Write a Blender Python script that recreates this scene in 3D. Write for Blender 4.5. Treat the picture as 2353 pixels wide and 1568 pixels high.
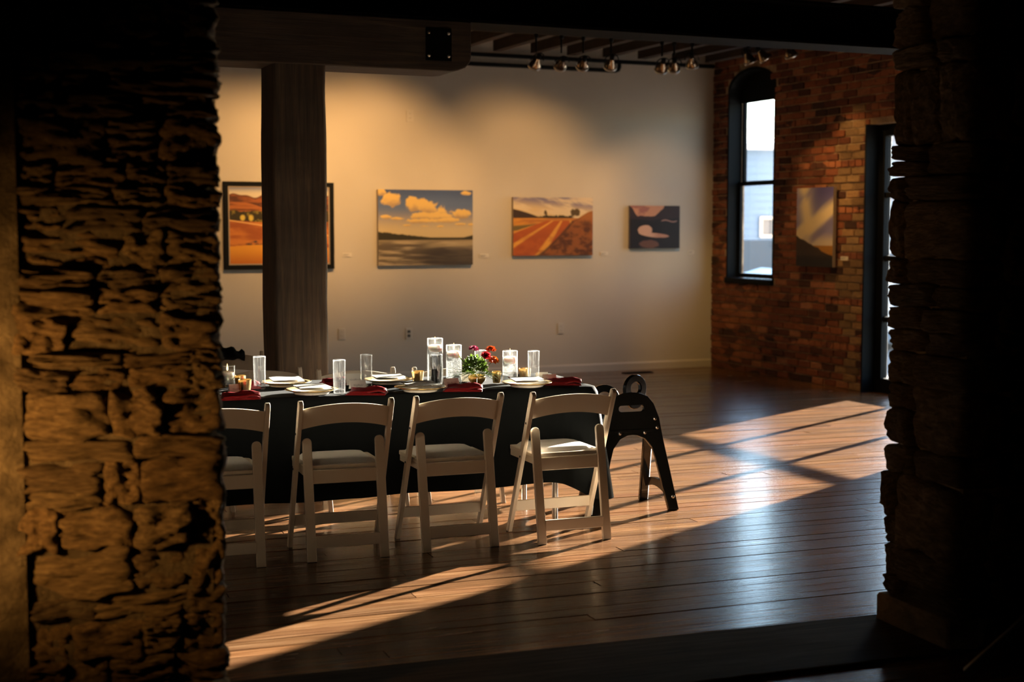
import bpy, bmesh, math, random
import numpy as np
from mathutils import Vector, Matrix, noise
random.seed(7)
for o in list(bpy.data.objects): bpy.data.objects.remove(o, do_unlink=True)
S = bpy.context.scene
COL = S.collection
R = math.radians

# ------------------------------------------------------------------ camera
F, HCAM, YH = 3268.0, 1.57, 525.0
PITCH = math.atan((784-YH)/F)
SP, CP = math.sin(PITCH), math.cos(PITCH)
cd = bpy.data.cameras.new('camera'); cam = bpy.data.objects.new('camera', cd); COL.objects.link(cam)
cam.location = (0, 0, HCAM); cam.rotation_euler = (math.pi/2-PITCH, 0, 0)
cd.sensor_width = 36; cd.lens = 36*F/2353; cd.clip_start = .05; cd.clip_end = 300
cd.dof.use_dof = True; cd.dof.focus_distance = 7.3; cd.dof.aperture_fstop = 2.2
S.camera = cam
# ------------------------------------------------------------------ sky, sun, exposure
SUN_AZ, SUN_TAN = 39.6, .190           # azimuth from +Y towards +X
SUN_EL = math.degrees(math.atan(SUN_TAN))
w = bpy.data.worlds.new('sky'); S.world = w; w.use_nodes = True
nt = w.node_tree; nt.nodes.clear()
sky = nt.nodes.new('ShaderNodeTexSky'); sky.sky_type = 'NISHITA'; sky.sun_disc = False
sky.sun_elevation = R(SUN_EL); sky.sun_rotation = R(SUN_AZ); sky.air_density = 1.0; sky.dust_density = .5; sky.ozone_density = 2.5
bg = nt.nodes.new('ShaderNodeBackground'); bg.inputs[1].default_value = 1.65
ow = nt.nodes.new('ShaderNodeOutputWorld')
nt.links.new(sky.outputs[0], bg.inputs[0]); nt.links.new(bg.outputs[0], ow.inputs[0])
sd = bpy.data.lights.new('sun', 'SUN'); sun = bpy.data.objects.new('sun', sd); COL.objects.link(sun)
sd.energy = 112; sd.angle = R(.53); sd.color = (1, .89, .75)
tosun = Vector((math.sin(R(SUN_AZ))*math.cos(R(SUN_EL)), math.cos(R(SUN_AZ))*math.cos(R(SUN_EL)), math.sin(R(SUN_EL))))
sun.rotation_euler = tosun.to_track_quat('Z', 'Y').to_euler(); sun.location = (20, 25, 12)
vs = S.view_settings
vs.view_transform = 'Standard'; vs.look = 'None'; vs.gamma = 1; vs.exposure = 0; vs.use_curve_mapping = False

# ------------------------------------------------------------------ helpers
def ray(px, py):
    a = (px-1176.5)/F; b = (784-py)/F
    return Vector((a, CP+b*SP, -SP+b*CP))
def at(px, py, z=0.0):
    d = ray(px, py); t = (z-HCAM)/d.z
    return Vector((d.x*t, d.y*t, z))

def link(o, parent=None):
    COL.objects.link(o)
    if parent is not None: o.parent = parent
    return o
def tag(o, label=None, cat=None, group=None, kind=None):
    if label: o['label'] = label
    if cat: o['category'] = cat
    if group: o['group'] = group
    if kind: o['kind'] = kind
    return o
def empty(name, loc=(0, 0, 0), rz=0):
    o = bpy.data.objects.new(name, None); o.empty_display_size = .05
    o.location = loc; o.rotation_euler = (0, 0, rz); return link(o)
def copy_tree(o, parent=None):
    c = o.copy(); link(c, parent)
    for ch in o.children: copy_tree(ch, c)
    return c

class MB:
    """collects shapes, builds one mesh object"""
    def __init__(s): s.v = []; s.f = []; s.sm = []
    def add(s, vs, fs, smooth=False):
        n = len(s.v); s.v += [tuple(v) for v in vs]; s.f += [tuple(i+n for i in f) for f in fs]; s.sm += [smooth]*len(fs); return s
    def bm(s, b, M=None, smooth=False):
        b.verts.index_update()
        vs = [(M @ v.co) if M else v.co.copy() for v in b.verts]
        s.add(vs, [[v.index for v in f.verts] for f in b.faces], smooth); b.free(); return s
    def box(s, c, d, rot=None, bev=0.0, seg=1):
        b = bmesh.new(); bmesh.ops.create_cube(b, size=1)
        for v in b.verts: v.co = Vector((v.co.x*d[0], v.co.y*d[1], v.co.z*d[2]))
        if bev: bmesh.ops.bevel(b, geom=list(b.edges), offset=bev, segments=seg, affect='EDGES', profile=.5)
        M = Matrix.Translation(c) @ (rot.to_4x4() if rot is not None else Matrix())
        return s.bm(b, M)
    def bar(s, p, q, wx, wz, up=(0, 0, 1), bev=0.0):
        p, q = Vector(p), Vector(q); d = (q-p); L = d.length; y = d.normalized()
        x = y.cross(Vector(up)).normalized(); z = x.cross(y)
        M = Matrix((x, y, z)).transposed()
        return s.box((p+q)/2, (wx, L, wz), M, bev)
    def tube(s, pts, r, n=10, cap=True, rs=None):
        pts = [Vector(p) for p in pts]; vs = []; fs = []
        ref = None
        for i, p in enumerate(pts):
            t = (pts[min(i+1, len(pts)-1)]-pts[max(i-1, 0)]).normalized()
            if ref is None: ref = Vector((1, 0, 0)) if abs(t.x) < .8 else Vector((0, 1, 0))
            u = (ref-t*ref.dot(t)).normalized(); ref = u; w_ = t.cross(u)
            rr = rs[i] if rs else r
            for k in range(n):
                a = 2*math.pi*k/n; vs.append(p+u*math.cos(a)*rr+w_*math.sin(a)*rr)
        for i in range(len(pts)-1):
            for k in range(n): fs.append((i*n+k, i*n+(k+1) % n, (i+1)*n+(k+1) % n, (i+1)*n+k))
        s.add(vs, fs, True)
        if cap:
            m = len(pts)-1
            s.add(vs[:n], [tuple(range(n))[::-1]]); s.add(vs[m*n:], [tuple(range(n))])
        return s
    def lathe(s, prof, n=24, c=(0, 0, 0), smooth=True):
        vs = []; fs = []; c = Vector(c)
        for r, z in prof:
            for k in range(n):
                a = 2*math.pi*k/n; vs.append(c+Vector((r*math.cos(a), r*math.sin(a), z)))
        m = len(prof)
        for i in range(m-1):
            for k in range(n): fs.append((i*n+k, i*n+(k+1) % n, (i+1)*n+(k+1) % n, (i+1)*n+k))
        s.add(vs, fs, smooth)
        return s
    def prism(s, outer, t, holes=(), M=None, bev=0.0):
        """outline in local XZ extruded along Y (centred)"""
        b = bmesh.new(); es = []
        for lp in [outer]+list(holes):
            v = [b.verts.new((x, -t/2, z)) for x, z in lp]
            es += [b.edges.new((v[i], v[(i+1) % len(v)])) for i in range(len(v))]
        if holes: bmesh.ops.triangle_fill(b, use_beauty=True, use_dissolve=False, edges=es)
        else: b.faces.new([v for v in b.verts])
        b.normal_update()
        r = bmesh.ops.extrude_face_region(b, geom=list(b.faces))
        bmesh.ops.translate(b, verts=[g for g in r['geom'] if isinstance(g, bmesh.types.BMVert)], vec=(0, t, 0))
        bmesh.ops.recalc_face_normals(b, faces=list(b.faces))
        if bev:
            ed = [e for e in b.edges if len(e.link_faces) == 2 and e.calc_face_angle(0) > .8 and abs(e.verts[0].co.y-e.verts[1].co.y) < 1e-6]
            bmesh.ops.bevel(b, geom=ed, offset=bev, segments=2, affect='EDGES', profile=.5)
        return s.bm(b, M)
    def mesh(s, name):
        me = bpy.data.meshes.new(name); me.from_pydata(s.v, [], s.f); me.update()
        me.polygons.foreach_set('use_smooth', s.sm); return me
    def build(s, name, mat, parent=None, fix=False):
        me = s.mesh(name)
        if fix:
            b = bmesh.new(); b.from_mesh(me); bmesh.ops.recalc_face_normals(b, faces=list(b.faces)); b.to_mesh(me); b.free()
        me.materials.append(mat); return link(bpy.data.objects.new(name, me), parent)

def rounded(w_, h, r, n=5, x0=0, z0=0):
    pts = []
    for cx, cz, a0 in ((w_/2-r, h/2-r, 0), (-w_/2+r, h/2-r, 90), (-w_/2+r, -h/2+r, 180), (w_/2-r, -h/2+r, 270)):
        for k in range(n+1):
            a = R(a0+90*k/n); pts.append((x0+cx+r*math.cos(a), z0+cz+r*math.sin(a)))
    return pts

# ------------------------------------------------------------------ materials
def mat(name, col=(.5, .5, .5), rough=.5, metal=0, spec=None, **kw):
    m = bpy.data.materials.new(name); m.use_nodes = True
    b = m.node_tree.nodes['Principled BSDF']
    b.inputs['Base Color'].default_value = (*col, 1); b.inputs['Roughness'].default_value = rough; b.inputs['Metallic'].default_value = metal
    if spec is not None: b.inputs['Specular IOR Level'].default_value = spec
    for k, v in kw.items(): b.inputs[k.replace('_', ' ')].default_value = v
    m['b'] = 0
    return m
def nodes(m): return m.node_tree.nodes, m.node_tree.links, m.node_tree.nodes['Principled BSDF']
def mapping(m, scale=(1, 1, 1), coord='Object'):
    N, L, b = nodes(m); tc = N.new('ShaderNodeTexCoord'); mp = N.new('ShaderNodeMapping'); mp.inputs['Scale'].default_value = scale
    L.new(tc.outputs[coord], mp.inputs['Vector']); return mp.outputs[0]
def nz(m, vec, scale, detail=4, rough=.55, dist=0):
    N, L, b = nodes(m); n = N.new('ShaderNodeTexNoise'); n.inputs['Scale'].default_value = scale; n.inputs['Detail'].default_value = detail
    n.inputs['Roughness'].default_value = rough; n.inputs['Distortion'].default_value = dist; L.new(vec, n.inputs['Vector']); return n.outputs['Fac']
def ramp(m, fac, stops):
    N, L, b = nodes(m); r = N.new('ShaderNodeValToRGB'); e = r.color_ramp.elements
    e[0].position = stops[0][0]; e[0].color = (*stops[0][1], 1); e[1].position = stops[-1][0]; e[1].color = (*stops[-1][1], 1)
    for p, c in stops[1:-1]: x = e.new(p); x.color = (*c, 1)
    L.new(fac, r.inputs[0]); return r.outputs[0]
def mixc(m, fac, a, b_, mode='MIX'):
    N, L, b = nodes(m); x = N.new('ShaderNodeMix'); x.data_type = 'RGBA'; x.blend_type = mode
    for sock, v in ((x.inputs[0], fac), (x.inputs[6], a), (x.inputs[7], b_)):
        if isinstance(v, (int, float)): sock.default_value = v
        elif isinstance(v, tuple): sock.default_value = (*v, 1)
        else: L.new(v, sock)
    return x.outputs[2]
def math_(m, op, a, b_):
    N, L, b = nodes(m); x = N.new('ShaderNodeMath'); x.operation = op
    for i, v in ((0, a), (1, b_)):
        if isinstance(v, (int, float)): x.inputs[i].default_value = v
        else: L.new(v, x.inputs[i])
    return x.outputs[0]
def setc(m, c): N, L, b = nodes(m); L.new(c, b.inputs['Base Color'])
def bump(m, h, strength=.3, dist=.01):
    N, L, b = nodes(m); x = N.new('ShaderNodeBump'); x.inputs['Strength'].default_value = strength; x.inputs['Distance'].default_value = dist
    L.new(h, x.inputs['Height']); L.new(x.outputs[0], b.inputs['Normal'])
def rnd(m): N, L, b = nodes(m); return N.new('ShaderNodeObjectInfo').outputs['Random']
def offs(m, vec, r):
    """shift a texture vector by the object's random so alike pieces differ"""
    N, L, b = nodes(m); x = N.new('ShaderNodeVectorMath'); x.operation = 'ADD'
    c = N.new('ShaderNodeCombineXYZ'); k = math_(m, 'MULTIPLY', r, 37.0); L.new(k, c.inputs[0]); L.new(k, c.inputs[1]); L.new(k, c.inputs[2])
    L.new(vec, x.inputs[0]); L.new(c.outputs[0], x.inputs[1]); return x.outputs[0]

M = {}
m = M['plaster'] = mat('plaster', (.50, .445, .375), .75, spec=.2); v = mapping(m)
setc(m, ramp(m, nz(m, v, 1.3), [(.3, (.485, .43, .36)), (.7, (.515, .458, .388))])); bump(m, nz(m, v, 60, 3), .12, .004)
M['trim'] = mat('white_trim_paint', (.50, .44, .37), .5)
def wood(name, c1, c2, c3, rough, grain=(3, 45, 45), bumps=.25, spec=None, big_=(1.2, 3, 3)):
    m = mat(name, c2, rough, spec=spec); r = rnd(m); v = offs(m, mapping(m, grain), r)
    g = nz(m, v, 1.0, 6, .6, .6); v2 = offs(m, mapping(m, big_), r); big = nz(m, v2, 1.6, 3)
    c = ramp(m, g, [(.28, c1), (.5, c2), (.74, c3)])
    c = mixc(m, ramp(m, big, [(.35, (0, 0, 0)), (.7, (1, 1, 1))]), c, mixc(m, 1, c, (.72, .62, .55), 'MULTIPLY'))
    br = N_ = ramp(m, r, [(0, (.62, .60, .58)), (.5, (.95, .93, .9)), (1, (1.0, .86, .74))])
    setc(m, mixc(m, 1, c, br, 'MULTIPLY')); bump(m, g, bumps, .004)
    N, L, b = nodes(m)
    rr = N.new('ShaderNodeMapRange'); rr.inputs[3].default_value = rough-.07; rr.inputs[4].default_value = rough+.12; L.new(big, rr.inputs[0]); L.new(rr.outputs[0], b.inputs['Roughness'])
    return m
M['floor'] = wood('worn_fir_boards', (.050, .020, .008), (.185, .090, .038), (.33, .195, .105), .21, grain=(7, 6.5, 1), bumps=.4, big_=(4, .5, .5), spec=.6)
nodes(M['floor'])[2].inputs['Coat Weight'].default_value = .25; nodes(M['floor'])[2].inputs['Coat Roughness'].default_value = .16
M['floorfar'] = wood('worn_fir_boards_far', (.050, .020, .008), (.185, .090, .038), (.33, .195, .105), .21, grain=(2, 45, 45), bumps=.22, spec=.9)
M['floorbase'] = mat('sub_floor', (.012, .007, .004), .8)
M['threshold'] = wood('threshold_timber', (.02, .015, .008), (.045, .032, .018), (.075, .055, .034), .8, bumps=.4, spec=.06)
M['timber'] = wood('old_timber', (.022, .014, .008), (.065, .04, .022), (.12, .075, .042), .75, grain=(40, 40, 2.0), bumps=.8)
M['timberh'] = wood('old_beam_timber', (.02, .013, .008), (.05, .032, .02), (.09, .058, .034), .8, grain=(2, 40, 40), bumps=.8)
M['joist'] = wood('ceiling_timber', (.010, .005, .003), (.028, .014, .008), (.045, .024, .013), .85, grain=(40, 2, 40), bumps=.5)
M['steel'] = mat('black_steel', (.003, .003, .003), .75, 0, spec=.04)
m = M['stone'] = mat('rubble_stone', rough=.85, spec=.2); r = rnd(m); v = offs(m, mapping(m, (4, 4, 9)), r)
g = nz(m, v, 1.2, 8, .65, .4); c = ramp(m, g, [(.3, (.06, .042, .028)), (.5, (.17, .12, .075)), (.72, (.32, .24, .155))])
tint = ramp(m, r, [(0, (.55, .52, .50)), (.35, (1, .86, .68)), (.65, (1, .94, .82)), (1, (.75, .62, .48))])
setc(m, mixc(m, 1, c, tint, 'MULTIPLY')); v2 = offs(m, mapping(m, (9, 9, 20)), r); bump(m, math_(m, 'ADD', g, math_(m, 'MULTIPLY', nz(m, v2, 1.5, 6, .7), .6)), 1.0, .04)
m = M['mortar'] = mat('lime_mortar', rough=.95, spec=.1); v = mapping(m)
setc(m, ramp(m, nz(m, v, 14, 6), [(.3, (.16, .12, .08)), (.7, (.34, .27, .19))])); bump(m, nz(m, v, 45, 6, .7), .8, .02)
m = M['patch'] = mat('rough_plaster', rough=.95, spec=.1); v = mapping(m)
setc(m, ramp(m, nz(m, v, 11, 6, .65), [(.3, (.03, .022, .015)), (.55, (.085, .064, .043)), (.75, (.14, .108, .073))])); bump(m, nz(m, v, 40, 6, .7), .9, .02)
def brick(name, stops):
    m = mat(name, rough=.85, spec=.2); r = rnd(m); v = offs(m, mapping(m), r); g = nz(m, v, 3, 6, .65)
    c = ramp(m, r, stops); setc(m, mixc(m, 1, c, ramp(m, g, [(.3, (.62, .6, .6)), (.7, (1.05, 1.0, .95))]), 'MULTIPLY')); bump(m, g, .6, .008); return m
M['brick'] = brick('red_brick', [(0, (.045, .022, .016)), (.25, (.13, .045, .026)), (.55, (.20, .066, .032)), (.8, (.27, .09, .04)), (1, (.34, .15, .08))])
M['brickt'] = brick('tan_washed_brick', [(0, (.17, .10, .05)), (.5, (.27, .17, .085)), (1, (.33, .19, .09))])
m = M['bmortar'] = mat('brick_mortar', rough=.95, spec=.1); v = mapping(m); setc(m, ramp(m, nz(m, v, 9, 5), [(.3, (.20, .13, .08)), (.7, (.46, .33, .21))])); bump(m, nz(m, v, 60, 5), .6, .008)
M['blackpaint'] = mat('black_paint', (.005, .0055, .006), .65, spec=.1)
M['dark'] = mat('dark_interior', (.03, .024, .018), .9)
m = M['resin'] = mat('white_resin', (.70, .60, .47), .38); v = mapping(m); bump(m, nz(m, v, 40, 3), .05, .002)
M['vinyl'] = mat('white_vinyl', (.80, .76, .70), .45)
M['bolt'] = mat('dark_bolt', (.05, .045, .04), .4, .8)
m = M['cloth'] = mat('black_linen', (.0035, .0045, .005), .85, spec=.1); v = mapping(m); bump(m, nz(m, v, 500, 2), .25, .001)
M['jacket'] = mat('black_wool', (.006, .006, .006), .95, spec=.1)
m = M['red'] = mat('red_satin', (.15, .005, .007), .45, spec=.35); v = mapping(m); bump(m, nz(m, v, 120, 3), .2, .002)
M['china'] = mat('cream_china', (.80, .77, .70), .15)
M['rimgold'] = mat('smoked_gold_rim', (.34, .26, .14), .25)
M['gold'] = mat('gold_rim', (.80, .55, .22), .22, 1)
m = M['goldmerc'] = mat('gold_mercury_glass', (.85, .66, .34), .2, 1); v = mapping(m); bump(m, nz(m, v, 90, 2), .25, .003)
N, L, b = nodes(m); tr = N.new('ShaderNodeBsdfTranslucent'); tr.inputs[0].default_value = (.75, .56, .28, 1); mx = N.new('ShaderNodeMixShader'); mx.inputs[0].default_value = .22
L.new(b.outputs[0], mx.inputs[1]); L.new(tr.outputs[0], mx.inputs[2]); L.new(mx.outputs[0], N['Material Output'].inputs[0])
M['paper'] = mat('cream_paper', (.82, .77, .68), .7, spec=.2)
M['napkin'] = mat('cream_napkin', (.80, .75, .64), .8, spec=.2)
M['ink'] = mat('grey_ink', (.10, .08, .07), .8)
M['wax'] = mat('white_wax', (.86, .83, .76), .35, Subsurface_Weight=.3)
M['wick'] = mat('wick', (.02, .02, .02), .9)
M['plastic'] = mat('ivory_plastic', (.50, .445, .38), .4)
M['titlecard'] = mat('title_card_paper', (.60, .54, .46), .7, spec=.2)
M['socket'] = mat('socket_slots', (.05, .045, .04), .5)
M['gloss'] = mat('gloss_black_lacquer', (.006, .006, .006), .12, spec=.6)
M['chrome'] = mat('brushed_steel', (.45, .43, .40), .3, 1)
M['blackplastic'] = mat('black_can', (.01, .01, .01), .35)
m = M['leaf'] = mat('green_leaf', rough=.5, spec=.3); r = mapping(m); setc(m, ramp(m, nz(m, r, 25, 2), [(.3, (.014, .034, .006)), (.7, (.05, .095, .015))]))
N, L, b = nodes(m); tr = N.new('ShaderNodeBsdfTranslucent'); tr.inputs[0].default_value = (.10, .17, .02, 1); mx = N.new('ShaderNodeMixShader'); mx.inputs[0].default_value = .3
L.new(b.outputs[0], mx.inputs[1]); L.new(tr.outputs[0], mx.inputs[2]); L.new(mx.outputs[0], N['Material Output'].inputs[0])
def petal(name, c, t):
    m = mat(name, c, .55, spec=.3); N, L, b = nodes(m); tr = N.new('ShaderNodeBsdfTranslucent'); tr.inputs[0].default_value = (*t, 1); mx = N.new('ShaderNodeMixShader'); mx.inputs[0].default_value = .25
    L.new(b.outputs[0], mx.inputs[1]); L.new(tr.outputs[0], mx.inputs[2]); L.new(mx.outputs[0], N['Material Output'].inputs[0]); return m
M['pmag'] = petal('magenta_petal', (.24, .012, .05), (.4, .03, .09)); M['pora'] = petal('orange_petal', (.36, .06, .006), (.55, .12, .01)); M['pred'] = petal('red_petal', (.42, .012, .02), (.6, .03, .04))
M['prust'] = petal('rust_petal', (.34, .028, .006), (.5, .06, .01)); M['pamb'] = petal('amber_petal', (.62, .18, .01), (.9, .3, .02))
def emis(name, c, s):
    m = bpy.data.materials.new(name); m.use_nodes = True; N = m.node_tree.nodes; N.clear(); e = N.new('ShaderNodeEmission'); e.inputs[0].default_value = (*c, 1); e.inputs[1].default_value = s
    o = N.new('ShaderNodeOutputMaterial'); m.node_tree.links.new(e.outputs[0], o.inputs[0]); return m
M['flame'] = emis('candle_flame', (1, .55, .18), 7)
M['lampglow'] = emis('lamp_lens_glow', (1, .72, .38), 4)
def thinglass(name, haze=.0, tint=(1, 1, 1), hz=(1, 1, 1), spk=False, rough=.02, edge=0, streak=0):
    """thin clear glass: see-through with fresnel reflection and optional white haze painting in sun glints"""
    m = bpy.data.materials.new(name); m.use_nodes = True; N = m.node_tree.nodes; L = m.node_tree.links; N.clear()
    o = N.new('ShaderNodeOutputMaterial'); t = N.new('ShaderNodeBsdfTransparent'); t.inputs[0].default_value = (*tint, 1)
    g = N.new('ShaderNodeBsdfGlossy'); g.inputs['Roughness'].default_value = rough
    fr = N.new('ShaderNodeLayerWeight'); fr.inputs[0].default_value = .5; pw = N.new('ShaderNodeMath'); pw.operation = 'POWER'; pw.inputs[1].default_value = 4.5; L.new(fr.outputs['Facing'], pw.inputs[0])
    ma = N.new('ShaderNodeMath'); ma.operation = 'MULTIPLY_ADD'; ma.inputs[1].default_value = .9; ma.inputs[2].default_value = .045; L.new(pw.outputs[0], ma.inputs[0])
    x = N.new('ShaderNodeMixShader'); L.new(ma.outputs[0], x.inputs[0]); L.new(t.outputs[0], x.inputs[1]); L.new(g.outputs[0], x.inputs[2])
    out = x.outputs[0]
    if haze:  # white haze stands in for sunlight scattered and refracted by the glass
        tl = N.new('ShaderNodeBsdfTranslucent'); tl.inputs[0].default_value = (*hz, 1); df = N.new('ShaderNodeBsdfDiffuse'); df.inputs[0].default_value = (*hz, 1)
        ms = N.new('ShaderNodeMixShader'); ms.inputs[0].default_value = .5; L.new(tl.outputs[0], ms.inputs[1]); L.new(df.outputs[0], ms.inputs[2])
        y = N.new('ShaderNodeMixShader'); y.inputs[0].default_value = haze; L.new(out, y.inputs[1]); L.new(ms.outputs[0], y.inputs[2]); out = y.outputs[0]
        if edge:  # paints the bright backlit edges
            lw = N.new('ShaderNodeLayerWeight'); lw.inputs[0].default_value = .35; mr = N.new('ShaderNodeMapRange'); mr.inputs[1].default_value = .35; mr.inputs[2].default_value = 1; mr.inputs[3].default_value = haze*.35; mr.inputs[4].default_value = edge; L.new(lw.outputs['Facing'], mr.inputs[0]); L.new(mr.outputs[0], y.inputs[0])
        if streak:  # vertical white glints painted into the haze
            tc = N.new('ShaderNodeTexCoord'); mp = N.new('ShaderNodeMapping'); mp.inputs['Scale'].default_value = (150, 150, 4); L.new(tc.outputs['Object'], mp.inputs[0]); ns = N.new('ShaderNodeTexNoise'); ns.inputs['Scale'].default_value = 1; ns.inputs['Detail'].default_value = 2; L.new(mp.outputs[0], ns.inputs['Vector'])
            sr = N.new('ShaderNodeMapRange'); sr.inputs[1].default_value = .55; sr.inputs[2].default_value = .75; sr.inputs[3].default_value = 0; sr.inputs[4].default_value = streak; L.new(ns.outputs['Fac'], sr.inputs[0])
            ad = N.new('ShaderNodeMath'); ad.operation = 'ADD'; L.new(sr.outputs[0], ad.inputs[0]); L.new(mr.outputs[0], ad.inputs[1]); L.new(ad.outputs[0], y.inputs[0])
        if spk:
            tc = N.new('ShaderNodeTexCoord'); vz = N.new('ShaderNodeTexVoronoi'); vz.inputs['Scale'].default_value = 260; L.new(tc.outputs['Object'], vz.inputs[0])
            rp = N.new('ShaderNodeValToRGB'); rp.color_ramp.elements[0].position = .25; rp.color_ramp.elements[0].color = (min(1, haze*2.2),)*3+(1,); rp.color_ramp.elements[1].position = .5; rp.color_ramp.elements[1].color = (haze*.35,)*3+(1,)
            L.new(vz.outputs['Distance'], rp.inputs[0]); L.new(rp.outputs[0], y.inputs[0])
    L.new(out, o.inputs[0]); return m
M['glass'] = thinglass('clear_glass', .015, (.985, .99, .99), edge=.07, streak=.06)
M['pane'] = thinglass('window_glass', 0, (.95, .97, .97))
M['vaseglass'] = thinglass('vase_glass', .015, (.985, .99, .99), edge=.12, streak=.04)
M['water'] = thinglass('bubbly_water_sun_haze', .07, (.93, .95, .95), spk=True)  # bubble speckle, plus white haze painted in for refracted sun
M['lampglass'] = thinglass('lamp_glass', .10, (.9, .85, .8), (1, .8, .55))
M['silver'] = mat('silvered_lamp_back', (.32, .25, .18), .22, 1)
def attrmat(name, rough=.55):
    m = mat(name, rough=rough, spec=.3); N, L, b = nodes(m); a = N.new('ShaderNodeVertexColor'); a.layer_name = 'paint'; L.new(a.outputs[0], b.inputs['Base Color'])
    v = mapping(m); bump(m, nz(m, v, 220, 3), .15, .002); return m
M['paint'] = attrmat('oil_paint')
M['canvas'] = mat('canvas_edge', (.35, .27, .2), .8)
M['canvasd'] = mat('canvas_edge_dark', (.10, .09, .12), .8)

# ------------------------------------------------------------------ the room's frame: corner of the white and brick walls
TH = R(23.5)
B0 = at(1633, 842); Wv = Vector((math.cos(TH), math.sin(TH), 0)); Nv = Vector((math.sin(TH), -math.cos(TH), 0))
CEIL = 3.62
def room(a, t, z=0): return B0+Wv*a+Nv*t+Vector((0, 0, z))       # a along white wall (left negative), t along brick wall
def room_obj(o): o.location = (B0.x, B0.y, 0); o.rotation_euler = (0, 0, TH); return o      # local x=a, y=-t
def on_white(px, py, off=0.0):
    d = ray(px, py); o = Vector((0, 0, HCAM)); q = room(0, off); k = (q-o).dot(Nv)/d.dot(Nv); p = o+d*k; return ((p-B0).dot(Wv), p.z)
def on_brick(px, py, off=0.0):
    d = ray(px, py); o = Vector((0, 0, HCAM)); q = room(off, 0); k = (q-o).dot(Wv)/d.dot(Wv); p = o+d*k; return ((p-B0).dot(Nv), p.z)
# the stone wall between the two rooms
PH = R(19.3); O1 = at(2026, 1425); O1.z = 0
Sx = Vector((math.cos(PH), math.sin(PH), 0)); Sy = Vector((-math.sin(PH), math.cos(PH), 0))
TW = .48; OPEN = 2.665
def stone_frame(o): o.location = (O1.x, O1.y, 0); o.rotation_euler = (0, 0, PH); return o    # local y=0 far face, y=-TW near face

# ------------------------------------------------------------------ floor
PL = R(20.5)
fb = MB().box((-1.75, 2.0, -.06), (13.0, 22, .06)).build('floor', M['floorbase']); tag(fb, kind='structure')
fb.location = (O1.x, O1.y, 0); fb.rotation_euler = (0, 0, PL); fb.location.z = 0
planks = []; y = -3.0; row = 0
rg = random.Random(3)
while y < 12.6:
    wd = rg.uniform(.082, .108); x = -7.5+rg.uniform(0, 2.5)
    while x < 6.5:
        ln = min(rg.uniform(2.6, 4.6), 4.75-x)
        if ln < .05: break
        planks.append((x, y, ln, wd)); x += ln
    y += wd; row += 1
def plank_vis(p):
    x, y, ln, wd = p; c = Matrix.Rotation(PL, 3, 'Z'); best = 0
    for k in range(7):
        q = c @ Vector((x+ln*k/6, y+wd/2, 0))+O1
        if q.y < 2: continue
        px = 1176+F*q.x/q.y; py = YH+F*HCAM/q.y
        if 480 < px < 2080 and py < 1620: best += wd*ln/q.y**2
    return best
planks.sort(key=plank_vis, reverse=True)
base = MB().box((.5, .5, -.5), (1, 1, 1)).mesh('plank'); base.materials.append(M['floor'])
rest = MB(); TPL = .03
for i, (x, y, ln, wd) in enumerate(planks):
    dz = rg.uniform(-.0012, .0012)
    if i < 300:
        o = link(bpy.data.objects.new('plank', base), fb); o.location = (x, y, TPL*0+dz); o.scale = (ln-.004, wd-.005, .03)
    else: rest.box((x+ln/2-.002, y+wd/2-.0025, -.015+dz), (ln-.004, wd-.005, .03))
o = rest.build('far_planks', M['floorfar'], fb); tag(o, kind='stuff')

# ------------------------------------------------------------------ ceiling and joists
cl = MB().box((-4.6, -9.5, CEIL+.05), (9.9, 19.6, .1)).box((-1.2, -15, CEIL+.05), (7.4, 9.6, .1)).box((-9, -14, CEIL+.05), (6, 11, .1)).build('ceiling', M['joist']); tag(cl, kind='structure'); room_obj(cl)
jm = MB().box((0, 0, 0), (.09, 8.2, .24)).mesh('joist'); jm.materials.append(M['joist'])
for k in range(22):
    o = link(bpy.data.objects.new('joist', jm), cl); o.location = (-.25-.42*k, -4.4, CEIL-.12)

# ------------------------------------------------------------------ white wall, baseboard
wb = MB().box((-4.5, .1, CEIL/2), (9.4, .2, CEIL)).build('wall_back', M['plaster']); tag(wb, kind='structure'); room_obj(wb)
bb = MB().prism([(0, 0), (.018, 0), (.018, .072), (.012, .082), (.004, .088), (0, .088)], 9.2, M=Matrix.Translation((-4.6, 0, 0)) @ Matrix.Rotation(R(-90), 4, 'Z')).build('baseboard_back', M['trim'], fix=True); tag(bb, kind='structure'); room_obj(bb)
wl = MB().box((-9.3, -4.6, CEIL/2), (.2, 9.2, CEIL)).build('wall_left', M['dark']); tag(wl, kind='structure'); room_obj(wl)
# pipes along the top of the white wall
def pipe(pts, r, label):
    m_ = MB().tube(pts, r, 12); o = m_.build('conduit_pipe', M['blackpaint']); tag(o, label, 'pipe', 'black pipes under the ceiling'); room_obj(o); return o
a0, z0 = on_white(1060, 124, .12); a1, z1 = on_white(1436, 143, .12); a2, z2 = on_white(1637, 152, .06)
zp = (z0+z1+z2)/3
pipe([(-7, -.10, zp), (-.06, -.10, zp)], .022, 'upper long black pipe running along the top of the white wall')
a3, z3 = on_white(1424, 163, .10); zq = z3
pipe([(-7, -.09, zq), (a3-.04, -.09, zq), (a3-.012, -.09, zq+.012), (a3, -.09, zq+.04), (a3, -.09, zp-.02)], .022, 'lower black pipe with an elbow ending above the harvest painting')

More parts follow.
